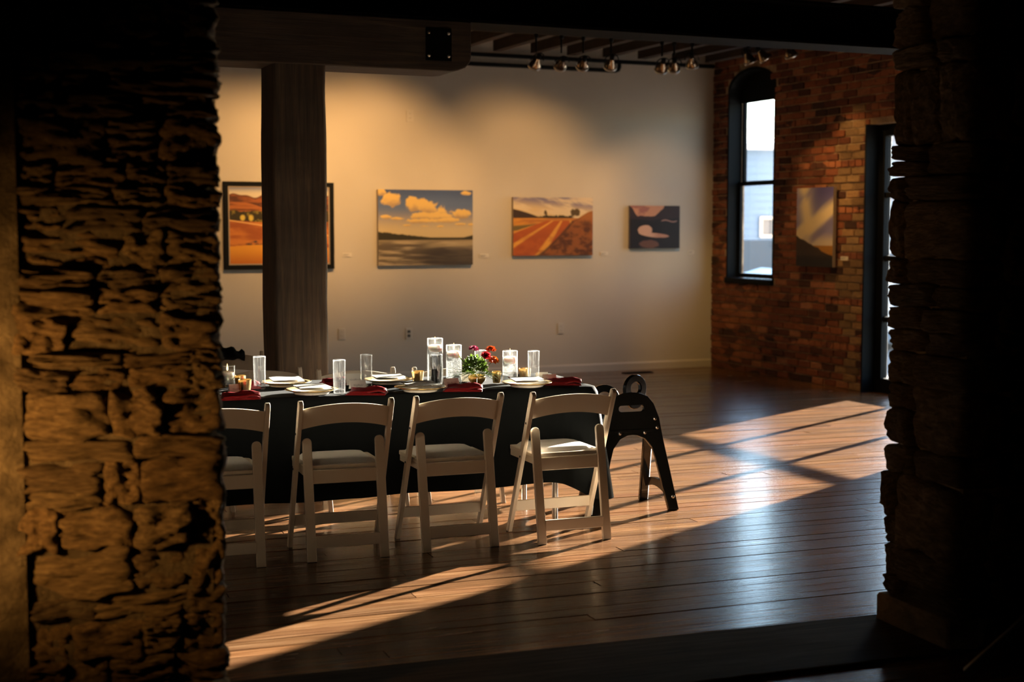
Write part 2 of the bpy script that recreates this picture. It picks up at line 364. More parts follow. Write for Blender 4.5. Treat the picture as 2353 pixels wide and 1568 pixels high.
# ------------------------------------------------------------------ brick wall with arched window and glazed door
W_T0, W_T1, W_Z0, W_ZS, W_ZT = .294, 1.225, .965, 3.08, 3.30      # window opening
D_T0, D_T1, D_ZT = 2.80, 5.30, 2.55                                # door opening
BT = .22
wr = MB(); hw0 = (W_T1-W_T0)/2
def bx(t0, t1, z0, z1): wr.box((BT/2+.012, -(t0+t1)/2, (z0+z1)/2), (BT, t1-t0, z1-z0))
bx(-.3, W_T0, 0, CEIL); bx(W_T0, W_T1, 0, W_Z0); bx(W_T0, W_T1, W_ZT, CEIL); bx(W_T1, D_T0, 0, CEIL); bx(D_T0, D_T1, D_ZT, CEIL); bx(D_T1, 11.6, 0, CEIL)
spo = [(-hw0, W_ZS)]+[(hw0*math.cos(math.pi*k/16), W_ZS+(W_ZT-W_ZS)*math.sin(math.pi*k/16)) for k in range(15, 0, -1)]+[(hw0, W_ZS), (hw0, W_ZT+.03), (-hw0, W_ZT+.03)]
wr.prism(spo, BT, M=Matrix.Translation((BT/2+.012, -(W_T0+W_T1)/2, 0)) @ Matrix.Rotation(R(90), 4, 'Z'))
wro = wr.build('wall_right', M['bmortar']); tag(wro, kind='structure'); room_obj(wro)
def in_hole(t0, t1, z0, z1):
    if t1 > D_T0 and t0 < D_T1 and z0 < D_ZT: return True
    if t1 > W_T0 and t0 < W_T1 and z1 > W_Z0:
        tm = (W_T0+W_T1)/2; hw = (W_T1-W_T0)/2
        za = W_ZS+(W_ZT-W_ZS)*math.sqrt(max(0, 1-(((t0+t1)/2-tm)/hw)**2))
        return z0 < za
    return False
bricks = []; rb = random.Random(11); z = .0; course = 0
CH = .0745
while z < CEIL-.02:
    hdr = course % 6 == 5; Lb = .105 if hdr else .205
    t = -.1-(Lb*.5 if course % 2 else 0)+rb.uniform(-.02, .02)
    while t < 6.2:
        t1 = t+Lb+rb.uniform(-.008, .008); a, b_ = t, t1-.011
        # trim at openings
        cuts = [(a, b_)]
        if z < D_ZT and a < D_T0 < b_: cuts = [(a, D_T0)]
        elif z < D_ZT and a < D_T1 < b_: cuts = [(D_T1, b_)]
        elif W_Z0 < z+CH*.5 < W_ZS:
            if a < W_T0 < b_: cuts = [(a, W_T0)]
            elif a < W_T1 < b_: cuts = [(W_T1, b_)]
        for (p, q) in cuts:
            if q-p > .03 and not in_hole(p+.003, q-.003, z+.01, z+CH-.02): bricks.append((max(p, .0), q, z+.004, z+CH-.007))
        t = t1
    z += CH; course += 1
bricks = [b_ for b_ in bricks if b_[1]-b_[0] > .025]
def bscore(b_):
    t = (b_[0]+b_[1])/2; zz = (b_[2]+b_[3])/2
    if t > D_T0: return -t
    p = room(0, t, zz); px = 1176+F*p.x/p.y; py = YH-F*(zz-HCAM)/p.y
    s = (b_[1]-b_[0])/p.y**2
    return s if px < 2060 and 100 < py < 930 else -1
bricks.sort(key=bscore, reverse=True)
bmesh_b = MB().box((0, 0, 0), (1, 1, 1), bev=.06).mesh('brick'); bmesh_b.materials.append(M['brick'])
bmesh_t = MB().box((0, 0, 0), (1, 1, 1), bev=.06).mesh('brick_tan'); bmesh_t.materials.append(M['brickt'])
restb = MB()
for i, (t0, t1, z0, z1) in enumerate(bricks):
    pr = rb.uniform(.0, .012); tm = (t0+t1)/2; zz = (z0+z1)/2
    tan = tm > 2.38+.12*math.sin(zz*5)+rb.uniform(-.12, .12) and zz < 2.75
    if i < 300:
        o = link(bpy.data.objects.new('brick', bmesh_t if tan else bmesh_b), wro)
        o.location = (.0535-pr, -tm, zz); o.scale = (.10, t1-t0, z1-z0); o.rotation_euler = (rb.uniform(-.012, .012), 0, rb.uniform(-.02, .02))
    else: restb.box((.0535-pr, -tm, zz), (.10, t1-t0, z1-z0), bev=.004)
m = brick('red_brick_field', [(0, (.05, .025, .016)), (1, (.3, .1, .05))])
N, L, b = nodes(m); v = mapping(m, (1, 5, 13)); vo = N.new('ShaderNodeTexVoronoi'); vo.inputs['Scale'].default_value = 1; L.new(v, vo.inputs[0])
sx = N.new('ShaderNodeSeparateColor'); L.new(vo.outputs['Color'], sx.inputs[0]); setc(m, ramp(m, sx.outputs[0], [(0, (.045, .022, .016)), (.3, (.13, .045, .026)), (.6, (.20, .066, .032)), (1, (.30, .11, .05))]))
o = restb.build('upper_bricks', m, wro); tag(o, kind='stuff')

# arched window: black casing, two sashes
w1 = empty('window_1'); tag(w1, kind='structure'); room_obj(w1)
tm = (W_T0+W_T1)/2; hw = (W_T1-W_T0)/2
def arch(h, zs, zt, z0, n=14):
    return [(-h, z0), (h, z0), (h, zs)]+[(h*math.cos(math.pi*k/n), zs+(zt-zs)*math.sin(math.pi*k/n)) for k in range(1, n)]+[(-h, zs)]
Mwin = Matrix.Translation((0, -tm, 0)) @ Matrix.Rotation(R(90), 4, 'Z')     # prism x -> t axis, y -> depth
REC = .15
def wprism(outer, holes, thick, depth, name, mt, par, bev=0):
    Mx = Matrix.Translation((depth, -tm, 0)) @ Matrix.Rotation(R(90), 4, 'Z')
    return MB().prism(outer, thick, holes, Mx, bev).build(name, mt, par)
GZ0, GZ1, RZ = 1.10, 2.97, 2.06
wprism(arch(hw, W_ZS, W_ZT, W_Z0), [arch(hw-.03, W_ZS-.02, W_ZT-.03, W_Z0+.04)], .17, .09, 'casing', M['blackpaint'], w1)
wprism(arch(hw-.03, W_ZS-.02, W_ZT-.03, GZ1-.02), [], .05, REC+.03, 'arch_panel', M['blackpaint'], w1)
def sash(z0, z1, dep, name):
    h = hw-.03
    s_ = wprism([(-h, z0), (h, z0), (h, z1), (-h, z1)], [[(-h+.045, z0+.05), (h-.045, z0+.05), (h-.045, z1-.04), (-h+.045, z1-.04)]], .035, dep, name, M['blackpaint'], w1)
    wprism([(-h+.03, z0+.03), (h-.03, z0+.03), (h-.03, z1-.02), (-h+.03, z1-.02)], [], .004, dep, 'pane', M['pane'], s_)
sash(W_Z0+.06, RZ+.02, REC, 'lower_sash'); sash(RZ-.02, GZ1+.02, REC+.045, 'upper_sash')
MB().box((.04, -tm, W_Z0+.03), (.14, 2*hw-.02, .06), bev=.006).build('sill', M['blackpaint'], w1)

# glazed door: three lights wide, four panes high
d1 = empty('door_1'); tag(d1, kind='structure'); room_obj(d1)
DR = .14; GL, GRt = 2.915, 5.09; GB, GT = .142, 2.44; bars_t = [3.53, 4.36]; bars_z = [.705, 1.285, 1.885]
fr = MB()
fr.box((DR, -(D_T0+GL)/2, D_ZT/2), (.08, GL-D_T0, D_ZT), bev=.004); fr.box((DR, -(D_T1+GRt)/2, D_ZT/2), (.08, D_T1-GRt, D_ZT), bev=.004)
fr.box((DR, -(GL+GRt)/2, GB/2), (.08, GRt-GL, GB), bev=.004); fr.box((DR, -(GL+GRt)/2, (GT+D_ZT)/2), (.08, GRt-GL, D_ZT-GT), bev=.004)
fr.box((DR-.1, -(D_T0+.012), D_ZT/2), (.17, .024, D_ZT)); fr.box((DR-.1, -(D_T1-.012), D_ZT/2), (.17, .024, D_ZT))
fr.build('door_frame', M['blackpaint'], d1)
for t in bars_t: MB().box((DR, -t, (GB+GT)/2), (.055, .055, GT-GB), bev=.004).build('mullion', M['blackpaint'], d1)
for zb in bars_z: MB().box((DR, -(GL+GRt)/2, zb), (.05, GRt-GL, .052), bev=.004).build('glazing_bar', M['blackpaint'], d1)
ts = [GL]+bars_t+[GRt]; zs = [GB]+bars_z+[GT]
for i in range(3):
    for j in range(4):
        MB().box((DR, -(ts[i]+ts[i+1])/2, (zs[j]+zs[j+1])/2), (.004, ts[i+1]-ts[i], zs[j+1]-zs[j])).build('pane', M['pane'], d1)

# ------------------------------------------------------------------ stone wall with the wide opening
def stone_mesh(seed, seg=11, amp=1.0):
    b = bmesh.new(); bmesh.ops.create_cube(b, size=1); bmesh.ops.subdivide_edges(b, edges=list(b.edges), cuts=seg, use_grid_fill=True)
    rs = random.Random(seed); off = Vector((rs.uniform(0, 90), rs.uniform(0, 90), rs.uniform(0, 90)))
    for v in b.verts:
        p = v.co*2
        q = Vector([math.copysign(abs(c)**.8, c) for c in p])
        n4 = (abs(p.x)**9+abs(p.y)**9+abs(p.z)**9)**(1/9.)
        p = p/n4
        s1 = noise.noise(p*1.1+off)*.24; s2 = noise.noise(Vector((p.x*1.6, p.y*2, p.z*3.2))+off)*.18; s3 = noise.noise(Vector((p.x*3.5, p.y*5, p.z*7))+off)*.17
        s1 *= amp; s2 *= amp; s3 *= amp
        chip = amp*max(0, noise.noise(Vector((p.x*1.3, 4, p.z*1.7))+off))*.5*max(abs(p.x), abs(p.z))**3
        if p.y < 0: p.y += -(s1+s2+s3)*1.0+chip
        p.x *= 1+s1*.5+s2*.35; p.z *= 1+s1*.9+s2*.6+s3*.4; p.z += .22*amp*noise.noise(Vector((p.x*1.2, 2, 8))+off)
        v.co = p*.5
    bmesh.ops.recalc_face_normals(b, faces=list(b.faces))
    me = bpy.data.meshes.new('stone'); b.to_mesh(me); b.free(); me.polygons.foreach_set('use_smooth', [True]*len(me.polygons)); me.materials.append(M['stone']); return me
SM = [stone_mesh(100+i) for i in range(36)]
SMJ = [stone_mesh(300+i, 9, .5) for i in range(16)]
def lay_stones(rng, x0, x1, z0, z1, hmin=.04, hmax=.15, wmin=.10, wmax=.32):
    out = []; z = z0
    while z < z1:
        h = rng.choice([rng.uniform(hmin, .08), rng.uniform(.07, hmax)]); x = x0+rng.uniform(-.02, .02)
        while x < x1-.02:
            w_ = min(rng.uniform(wmin, wmax), x1-x)
            if x1-(x+w_) < .07: w_ = x1-x
            if h > .09 and rng.random() < .35 and w_ < .26:
                k = rng.uniform(.35, .65); out.append((x, x+w_, z, z+h*k)); out.append((x, x+w_, z+h*k, z+h))
            else: out.append((x, x+w_, z, z+h))
            x += w_
        z += h
    return out
def place_stones(wall, cells, rng, face, depth, prot):
    for (x0, x1, z0, z1) in cells:
        o = link(bpy.data.objects.new('stone', rng.choice(SMJ if face == 'jamb' else SM)), wall)
        w_ = x1-x0; h = z1-z0; pr = rng.uniform(*prot)
        sc = (w_*1.02*rng.choice((-1, 1)) if False else w_*1.0, depth, h*1.0)
        if face == 'near': o.location = ((x0+x1)/2, -TW+depth/2-pr, (z0+z1)/2)
        elif face == 'jamb': o.location = (depth/2-pr, (x0+x1)/2, (z0+z1)/2); o.rotation_euler = (0, 0, R(-90)); 
        o.scale = sc
        o.rotation_euler[1] = rng.uniform(-.06, .06); o.rotation_euler[2] += rng.uniform(-.05, .05)
rs = random.Random(21)
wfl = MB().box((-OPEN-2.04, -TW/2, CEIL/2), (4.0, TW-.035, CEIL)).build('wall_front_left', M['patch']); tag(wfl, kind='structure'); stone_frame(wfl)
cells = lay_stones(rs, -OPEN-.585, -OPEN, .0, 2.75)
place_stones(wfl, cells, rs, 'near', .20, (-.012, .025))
# far corner stones so that the wall edge is stone through its thickness
cells = [c for c in lay_stones(rs, -TW+.16, .0, 0, 2.75, .08, .2, .14, .34)]
for (x0, x1, z0, z1) in cells:
    o = link(bpy.data.objects.new('stone', rs.choice(SM)), wfl); o.location = (-OPEN-.11+rs.uniform(-.012, .008), (x0+x1)/2, (z0+z1)/2); o.rotation_euler = (0, rs.uniform(-.05, .05), R(90)); o.scale = (x1-x0, .2, z1-z0)
# rough plastered strip at the far left of the near face
g = MB(); nx, nz_ = 26, 120; vs_ = []; fs_ = []
for j in range(nz_+1):
    for i in range(nx+1):
        x = -OPEN-.580-.6*i/nx; z = 2.75*j/nz_; yy = -TW-.012+.030*noise.noise(Vector((x*7, z*5, 3)))+.018*noise.noise(Vector((x*20, z*22, 9)))
        vs_.append((x, yy, z))
for j in range(nz_):
    for i in range(nx): a = j*(nx+1)+i; fs_.append((a, a+nx+1, a+nx+2, a+1))
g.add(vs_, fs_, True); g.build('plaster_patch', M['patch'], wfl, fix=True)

wfr = MB().box((2.815, -TW/2, CEIL/2), (5.55, TW-.07, CEIL)).build('wall_front_right', M['mortar']); tag(wfr, kind='structure'); stone_frame(wfr)
cells = lay_stones(rs, .16, .75, .0, 2.75, .09, .24, .16, .42); place_stones(wfr, cells, rs, 'near', .22, (-.012, .025))
cells = lay_stones(rs, -TW, .0, .12, 2.75, .13, .34, .18, .40); place_stones(wfr, cells, rs, 'jamb', .22, (-.005, .028))
MB().box((.035, -TW/2, .06), (.14, TW-.01, .12), bev=.01).build('footing_stone', M['stone'], wfr)
lin = MB().box((-OPEN/2, -TW/2, (2.75+CEIL)/2), (OPEN+.2, TW-.06, CEIL-2.75)).build('wall_front_lintel', M['timberh']); tag(lin, kind='structure'); stone_frame(lin)
# threshold in the thickness of the wall
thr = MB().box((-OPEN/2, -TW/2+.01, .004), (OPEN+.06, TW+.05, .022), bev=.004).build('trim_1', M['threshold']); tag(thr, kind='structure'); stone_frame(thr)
# the near room around the camera
for nm, c, d in (('wall_near_left', (-OPEN-3.4, -4.2, CEIL/2), (.2, 7.8, CEIL)), ('wall_near_right', (3.4, -4.2, CEIL/2), (.2, 7.8, CEIL)), ('wall_near_back', (-1.3, -8, CEIL/2), (10, .2, CEIL))):
    o = MB().box(c, d).build(nm, M['dark']); tag(o, kind='structure'); stone_frame(o)

# ------------------------------------------------------------------ timber column, bolster and steel beam
CW = .33
pc = at(684, 1108); DC = pc.y
col = MB(); nseg = 40; rc = random.Random(5); vs_ = []; fs_ = []
prof = rounded(CW, CW, .025, 3); npf = len(prof); ZB = 2.545
for j in range(nseg+1):
    z = ZB*j/nseg; wob = .012*noise.noise(Vector((z*1.1, 0, 1)))+.006*noise.noise(Vector((z*4, 3, 1)))
    wl_ = .010*noise.noise(Vector((z*1.4, 7, 1)))
    for (x, y_) in prof:
        s_ = 1+.018*noise.noise(Vector((x*9, y_*9, z*.8)))+.01*noise.noise(Vector((x*30, y_*30, z*2)))
        vs_.append((x*s_+(wob if x > 0 else wl_), y_*s_, z))
for j in range(nseg):
    for k in range(npf): fs_.append((j*npf+k, j*npf+(k+1) % npf, (j+1)*npf+(k+1) % npf, (j+1)*npf+k))
col.add(vs_, fs_, True); col.add(vs_[-npf:], [tuple(range(npf))])
co = col.build('timber_column', M['timber']); co.location = (pc.x, pc.y, 0); co.rotation_euler = (0, 0, TH)
tag(co, 'thick dark hewn timber column behind the dining table', 'column')
BZ = 2.855
Lr = 1.10
outl = [(-1.2, 0), (Lr-.14, 0), (Lr-.09, .006), (Lr-.04, .025), (Lr-.008, .06), (Lr, .09), (Lr, BZ-ZB), (-1.2, BZ-ZB)]
bo = empty('timber_bolster', (pc.x, pc.y, ZB), TH)
MB().prism(outl, .34, bev=.008).build('bolster_beam', M['timberh'], bo)
MB().box((Lr-.22, -.172, .16), (.17, .012, .20), bev=.003).build('bolt_plate', M['steel'], bo)
for dx in (-.065, .065):
    for dz in (-.07, .07): MB().lathe([(0, .012), (.008, .010), (.011, 0)], 10).build('bolt', M['chrome'], bo)
for o, (dx, dz) in zip([c for c in bo.children if c.name.startswith('bolt') and 'plate' not in c.name], [(a, b_) for a in (-.065, .065) for b_ in (-.07, .07)]):
    o.location = (Lr-.22+dx, -.178, .16+dz); o.rotation_euler = (R(90), 0, 0)
tag(bo, 'dark timber bolster block with a curved end on top of the column', 'timber bolster')
sb = empty('steel_beam', (pc.x, pc.y, BZ), TH)
BL0, BL1 = -5.5, 5.2
def fl(z0, z1, y0, y1, name): return MB().box(((BL0+BL1)/2, (y0+y1)/2, (z0+z1)/2), (BL1-BL0, y1-y0, z1-z0), bev=.003).build(name, M['steel'], sb)
fl(0, .022, -.16, .16, 'bottom_flange'); fl(.27, .292, -.16, .16, 'top_flange'); fl(.022, .27, -.012, .012, 'web')
rv = MB().lathe([(0, .010), (.007, .008), (.011, 0)], 8).mesh('rivet'); rv.materials.append(M['steel'])
for k in range(30):
    o = link(bpy.data.objects.new('rivet', rv), sb); o.location = (-1.6+.22*k, -.0125, .08+.09*(k % 2)); o.rotation_euler = (R(90), 0, 0)
tag(sb, 'long black riveted steel beam crossing above the opening', 'beam')

# ------------------------------------------------------------------ paintings
def fbm(x, y, seed=0, oct=4):
    rg_ = np.random.RandomState(seed); T = rg_.rand(64, 64); out = 0; amp = 1; tot = 0
    for k in range(oct):
        xi = np.floor(x).astype(int); yi = np.floor(y).astype(int); xf = x-xi; yf = y-yi
        u = xf*xf*(3-2*xf); v_ = yf*yf*(3-2*yf)
        g = lambda i, j: T[(yi+j) % 64, (xi+i) % 64]
        out = out+amp*((g(0, 0)*(1-u)+g(1, 0)*u)*(1-v_)+(g(0, 1)*(1-u)+g(1, 1)*u)*v_); tot += amp; amp *= .5; x = x*2.03+11.3; y = y*2.03+7.7
    return out/tot
def sm(a, b_, x): t = np.clip((x-a)/(b_-a), 0, 1); return t*t*(3-2*t)
def lerp(c, d, t): return c+(np.asarray(d)-c)*t[..., None]
def srgb(*c): return np.array([(v/255.)**2.2 for v in c])
def full(X, c): return np.ones(X.shape+(3,))*c
def art_hills(X, Y):
    c = lerp(full(X, srgb(205, 190, 165)), srgb(110, 120, 150), sm(.90, 1.0, Y))
    h = .885+.02*np.sin(X*19)+.01*np.sin(X*41); c = lerp(c, srgb(105, 62, 38), sm(-.004, .004, h-Y))
    n = fbm(X*6+Y*3, Y*22, 3); c = np.where((Y < h-.02)[..., None], lerp(full(X, srgb(150, 84, 44)), srgb(84, 46, 30), sm(.35, .65, n)), c)
    h2 = .80-.22*X+.03*np.sin(X*9); c = np.where((Y < h2)[..., None], lerp(full(X, srgb(168, 98, 50)), srgb(106, 60, 34), sm(.35, .7, fbm(X*5, Y*40, 5))), c)
    tr = (Y < .66+.05*fbm(X*14, Y*3, 8)) & (Y > .55); t = fbm(X*22, Y*18, 9); c = np.where(tr[..., None], lerp(full(X, srgb(52, 44, 26)), srgb(128, 110, 46), sm(.52, .75, t)), c)
    for (tx, ty) in ((.22, .60), (.14, .60)):
        d = np.hypot((X-tx)*1.6, Y-ty); c = lerp(c, srgb(205, 178, 80), 1-sm(.025, .05, d+.02*(fbm(X*40, Y*40, 2)-.5)))
    h3 = .575-.10*X; c = np.where((Y < h3)[..., None], lerp(full(X, srgb(196, 118, 56)), srgb(150, 80, 40), sm(.3, .7, fbm(X*5+Y*4, Y*14, 12))), c)
    c = lerp(c, srgb(224, 170, 105), 1-sm(.003, .012, np.abs(Y-(.57-.20*X))))
    d = np.abs(Y-.29+.03*np.sin(X*11))/.06+np.abs(X-.4)/.33; c = lerp(c, srgb(66, 54, 56), (1-sm(.7, 1.1, d))*sm(.4, .55, fbm(X*16, Y*50, 4)))
    c = np.where((Y < .235+.02*np.sin(X*5))[..., None], lerp(full(X, srgb(214, 146, 52)), srgb(176, 100, 36), sm(.0, .25, .24-Y)), c); return c
def art_lake(X, Y):
    c = lerp(full(X, srgb(190, 168, 128)), srgb(86, 102, 138), sm(.42, .80, Y)); c = lerp(c, srgb(66, 82, 120), sm(.8, 1, Y))
    def cloud(cx, cy, rx, ry, seed):
        d = ((X-cx)/rx)**2+((Y-cy)/ry)**2; n = fbm(X*9, Y*9, seed)*1.3+fbm(X*26, Y*26, seed+1)*.5; return 1-sm(.55, .85, d*.8+n-.72)
    k = 0
    for (cx, cy, rx, ry) in ((.13, .87, .13, .13), (.04, .97, .06, .06), (.36, .80, .10, .12), (.52, .77, .13, .12), (.66, .72, .08, .12), (.58, .65, .25, .06), (.85, .68, .14, .07), (.50, .59, .22, .04), (.75, .60, .14, .04), (.08, .64, .07, .03), (.20, .62, .09, .03), (.93, .96, .09, .04), (.3, .53, .06, .015), (.47, .52, .08, .015), (.85, .545, .07, .02), (.98, .54, .04, .02), (.65, .515, .04, .015)):
        k += 3; mk = cloud(cx, cy, rx, ry, k); sh = lerp(full(X, srgb(214, 176, 104)), srgb(160, 134, 104), sm(-.2, .9, (cy-Y)/ry+.7*(fbm(X*18, Y*18, k)-.5))); c = c+(sh-c)*mk[..., None]
    hz = .36; tr = .36+.075*np.clip(1-X/.55, 0, 1)*(.75+.5*fbm(X*40, Y*2, 6))+.03*np.clip((X-.9)/.1, 0, 1)+.008; c = lerp(c, srgb(52, 46, 28), sm(-.006, .006, tr-Y)*sm(.33, .335, Y))
    wv = fbm(X*4+Y*3, Y*30, 20); wc = lerp(full(X, srgb(92, 80, 66)), srgb(172, 152, 122), sm(.4, .75, wv)); wc = lerp(wc, srgb(160, 140, 108), sm(.25, .35, Y)*.6)
    wc = lerp(wc, srgb(60, 52, 46), (1-sm(.2, .5, np.hypot((X-.82)*.8, (Y-.10)*2.2)))*.9); wc = lerp(wc, srgb(176, 156, 122), (1-sm(.01, .05, np.abs(Y-.22-.10*np.sqrt(np.clip(X-.4, 0, 1)))))*sm(.4, .6, X)*.5)
    c = np.where((Y < .335)[..., None], wc, c); return c
def art_harvest(X, Y):
    c = lerp(full(X, srgb(206, 176, 132)), srgb(100, 98, 134), sm(.76, 1.0, Y+.12*X-.05)); st = fbm(X*3-Y*3, Y*9+X*4, 31); c = lerp(c, srgb(212, 190, 156), sm(.45, .7, st)*.85)
    c = lerp(c, srgb(62, 44, 32), sm(-.004, .004, (.80-.42*X*X/.12*.12-.30*X*(X < .4))-Y)*(X < .42)*sm(.6, .62, Y))
    tr = .66+.05*fbm(X*45, X*3, 3); c = lerp(c, srgb(60, 48, 24), sm(-.005, .005, tr-Y)*sm(.28, .34, X)*(1-sm(.72, .78, X)))
    for tx, s_ in ((.75, .05), (.80, .055), (.40, .035)):
        d = np.hypot((X-tx), (Y-.745)*.55); c = lerp(c, srgb(84, 66, 36), (1-sm(s_*.7, s_, d+.02*fbm(X*50, Y*50, 5))))
    c = np.where((Y < .645-.0*X)[..., None], lerp(full(X, srgb(200, 134, 48)), srgb(170, 104, 44), sm(.3, .7, fbm(X*6, Y*30, 8))), c)
    c = lerp(c, srgb(96, 84, 44), sm(.0, .02, .52-Y+.12*X)*(1-sm(.30, .42, X))*sm(.42, .44, Y+.0*X)*.9)
    # swathes converging on the upper right
    ax = X-.62; ay = .66-Y; u = (ax+.55*ay)/(ay+.10); fld = Y < .62-.0*X; edge = Y < .60-.45*np.clip(.42-X, 0, 1)
    sw = np.sin(u*9+.7); fc = lerp(full(X, srgb(168, 84, 28)), srgb(214, 148, 58), sm(.55, .95, sw)); fc = lerp(fc, srgb(134, 58, 22), sm(.3, .7, fbm(X*12, Y*14, 14))*.5*sm(0, .4, .6-Y))
    c = np.where((fld & edge)[..., None], fc, c)
    rt = sm(-.01, .02, X-(.30+.68*np.clip(Y, 0, 1)**.8)); hill = sm(-.006, .006, (.60+.17*sm(.72, 1, X))-Y); rc_ = lerp(full(X, srgb(136, 80, 34)), srgb(84, 48, 22), sm(.35, .7, fbm(X*14, Y*14, 17))); rc_ = lerp(rc_, srgb(160, 100, 46), sm(.5, .7, Y)*.7)
    mk = rt*hill; c = c+(rc_-c)*mk[..., None]; c = lerp(c, srgb(76, 48, 26), (1-sm(.01, .03, np.abs(X-(.30+.68*np.clip(Y, 0, 1)**.8))))*hill*.8); return c
def art_river(X, Y):
    c = lerp(full(X, srgb(186, 130, 100)), srgb(150, 96, 84), sm(.5, .65, fbm(X*4, Y*9, 2))); dk = srgb(34, 24, 24)
    ridge = .74+.20*sm(.45, .72, X)+.24*sm(.66, .74, X)+.22*sm(.16, .0, X)+.03*fbm(X*20, X*0, 3); c = lerp(c, srgb(50, 34, 34), sm(-.006, .006, ridge-Y)); c = lerp(c, dk, sm(-.01, .01, .66+.1*np.abs(X-.4)-Y))
    wmask = (1-sm(.8, 1.0, ((X-.30)/.16)**2+((Y-.43)/.12)**2+.5*(fbm(X*9, Y*12, 5)-.5)))+(1-sm(.8, 1.0, ((X-.50)/.30)**2+((Y-.31+.10*(X-.5))/.055)**2+.5*(fbm(X*9, Y*12, 6)-.5)))
    c = lerp(c, srgb(196, 150, 124), np.clip(wmask, 0, 1)); c = lerp(c, srgb(150, 96, 80), np.clip(wmask, 0, 1)*sm(.4, .6, X)*.6)
    m2 = 1-sm(.8, 1.1, ((X-.38)/.2)**2+((Y-.10)/.10)**2+.5*(fbm(X*12, Y*16, 7)-.5)); c = lerp(c, srgb(104, 70, 58), m2*.9); c = lerp(c, srgb(160, 120, 110), (1-sm(.005, .02, np.abs(Y-.645-.02*np.sin(X*20))))*sm(.6, .66, X)*(1-sm(.92, .96, X))); return c
def art_sky(X, Y):
    c = lerp(full(X, srgb(120, 114, 150)), srgb(74, 68, 118), sm(.55, 1, Y)*sm(.2, .7, X)); sw = fbm(X*2.2+2.2*Y*(1-X), Y*3-X*2, 41)
    arm = np.exp(-((X-.22-.35*(.85-Y)*(Y < .85))/.16)**2)*sm(.3, .5, Y); c = lerp(c, srgb(206, 186, 148), np.clip(arm*1.1*sm(.25, .55, sw+.15), 0, 1))
    d = np.abs((Y-.55)-(X-.5)*.35); c = lerp(c, srgb(212, 190, 146), (1-sm(.02, .16, d+.2*(sw-.5)))*.9); c = lerp(c, srgb(196, 176, 146), sm(.46, .30, Y)*.8); c = lerp(c, srgb(108, 100, 136), (1-sm(.02, .09, np.abs((Y-.42)-(X-.6)*.4)))*sm(.3, .5, X)*.7)
    h = .37-.25*X+.03*fbm(X*10, Y*0, 4); c = lerp(c, srgb(150, 104, 40), sm(-.004, .004, .27-Y)*sm(.4, .5, X)); c = lerp(c, srgb(54, 42, 32), sm(-.006, .006, np.minimum(h, .40)-Y)); c = lerp(c, srgb(30, 26, 24), sm(.17, .10, Y)); return c
def canvas(name, fn, w_, h, thick, label, frame=0, res=230, edge='canvas'):
    """painting in local XZ, face towards -Y, centre at origin"""
    root = empty(name); nx = res; nz2 = max(20, int(res*h/w_)); iw, ih = w_-2*frame, h-2*frame
    xs = np.linspace(0, 1, nx+1); zs_ = np.linspace(0, 1, nz2+1); X, Y = np.meshgrid(xs, zs_); C = np.clip(fn(X, Y), 0, 1)
    V = np.stack([(X-.5)*iw, np.full(X.shape, -thick-.0005 if not frame else -thick+.012), (Y-.5)*ih], -1).reshape(-1, 3)
    idx = np.arange((nx+1)*(nz2+1)).reshape(nz2+1, nx+1); Fc = np.stack([idx[:-1, :-1], idx[:-1, 1:], idx[1:, 1:], idx[1:, :-1]], -1).reshape(-1, 4)
    me = bpy.data.meshes.new('painted_face'); me.from_pydata(V.tolist(), [], Fc.tolist()); at_ = me.color_attributes.new('paint', 'FLOAT_COLOR', 'POINT')
    at_.data.foreach_set('color', np.concatenate([C.reshape(-1, 3), np.ones((V.shape[0], 1))], 1).astype(np.float32).ravel()); me.materials.append(M['paint']); me.update(); link(bpy.data.objects.new('painted_face', me), root)
    if frame:
        MB().prism([(-w_/2, -h/2), (w_/2, -h/2), (w_/2, h/2), (-w_/2, h/2)], thick, [[(-iw/2, -ih/2), (iw/2, -ih/2), (iw/2, ih/2), (-iw/2, ih/2)]], Matrix.Translation((0, -thick/2, 0)), .004).build('frame', M['blackpaint'], root)
        lw = .012; MB().prism([(-iw/2, -ih/2), (iw/2, -ih/2), (iw/2, ih/2), (-iw/2, ih/2)], .006, [[(-iw/2+lw, -ih/2+lw), (iw/2-lw, -ih/2+lw), (iw/2-lw, ih/2-lw), (-iw/2+lw, ih/2-lw)]], Matrix.Translation((0, -thick+.010, 0))).build('liner', M['canvas'], root)
        MB().box((0, -.008, 0), (iw, .012, ih)).build('backing', M['canvas'], root)
    else: MB().box((0, -thick/2, 0), (w_, thick, h), bev=.003).build('stretcher', M[edge], root)
    tag(root, label, 'painting', 'landscape paintings on the gallery walls'); return root
def hang_white(root, px0, py0, px1, py1): pass
def white_rect(px0, py0, px1, py1, th=.04):
    a0, zt = on_white(px0, (py0[0]), th); a1, zt2 = on_white(px1, py0[1], th); _, zb = on_white(px0, py1[0], th); _, zb2 = on_white(px1, py1[1], th)
    return (a0+a1)/2, (zt+zt2+zb+zb2)/4, a1-a0, (zt+zt2-zb-zb2)/2
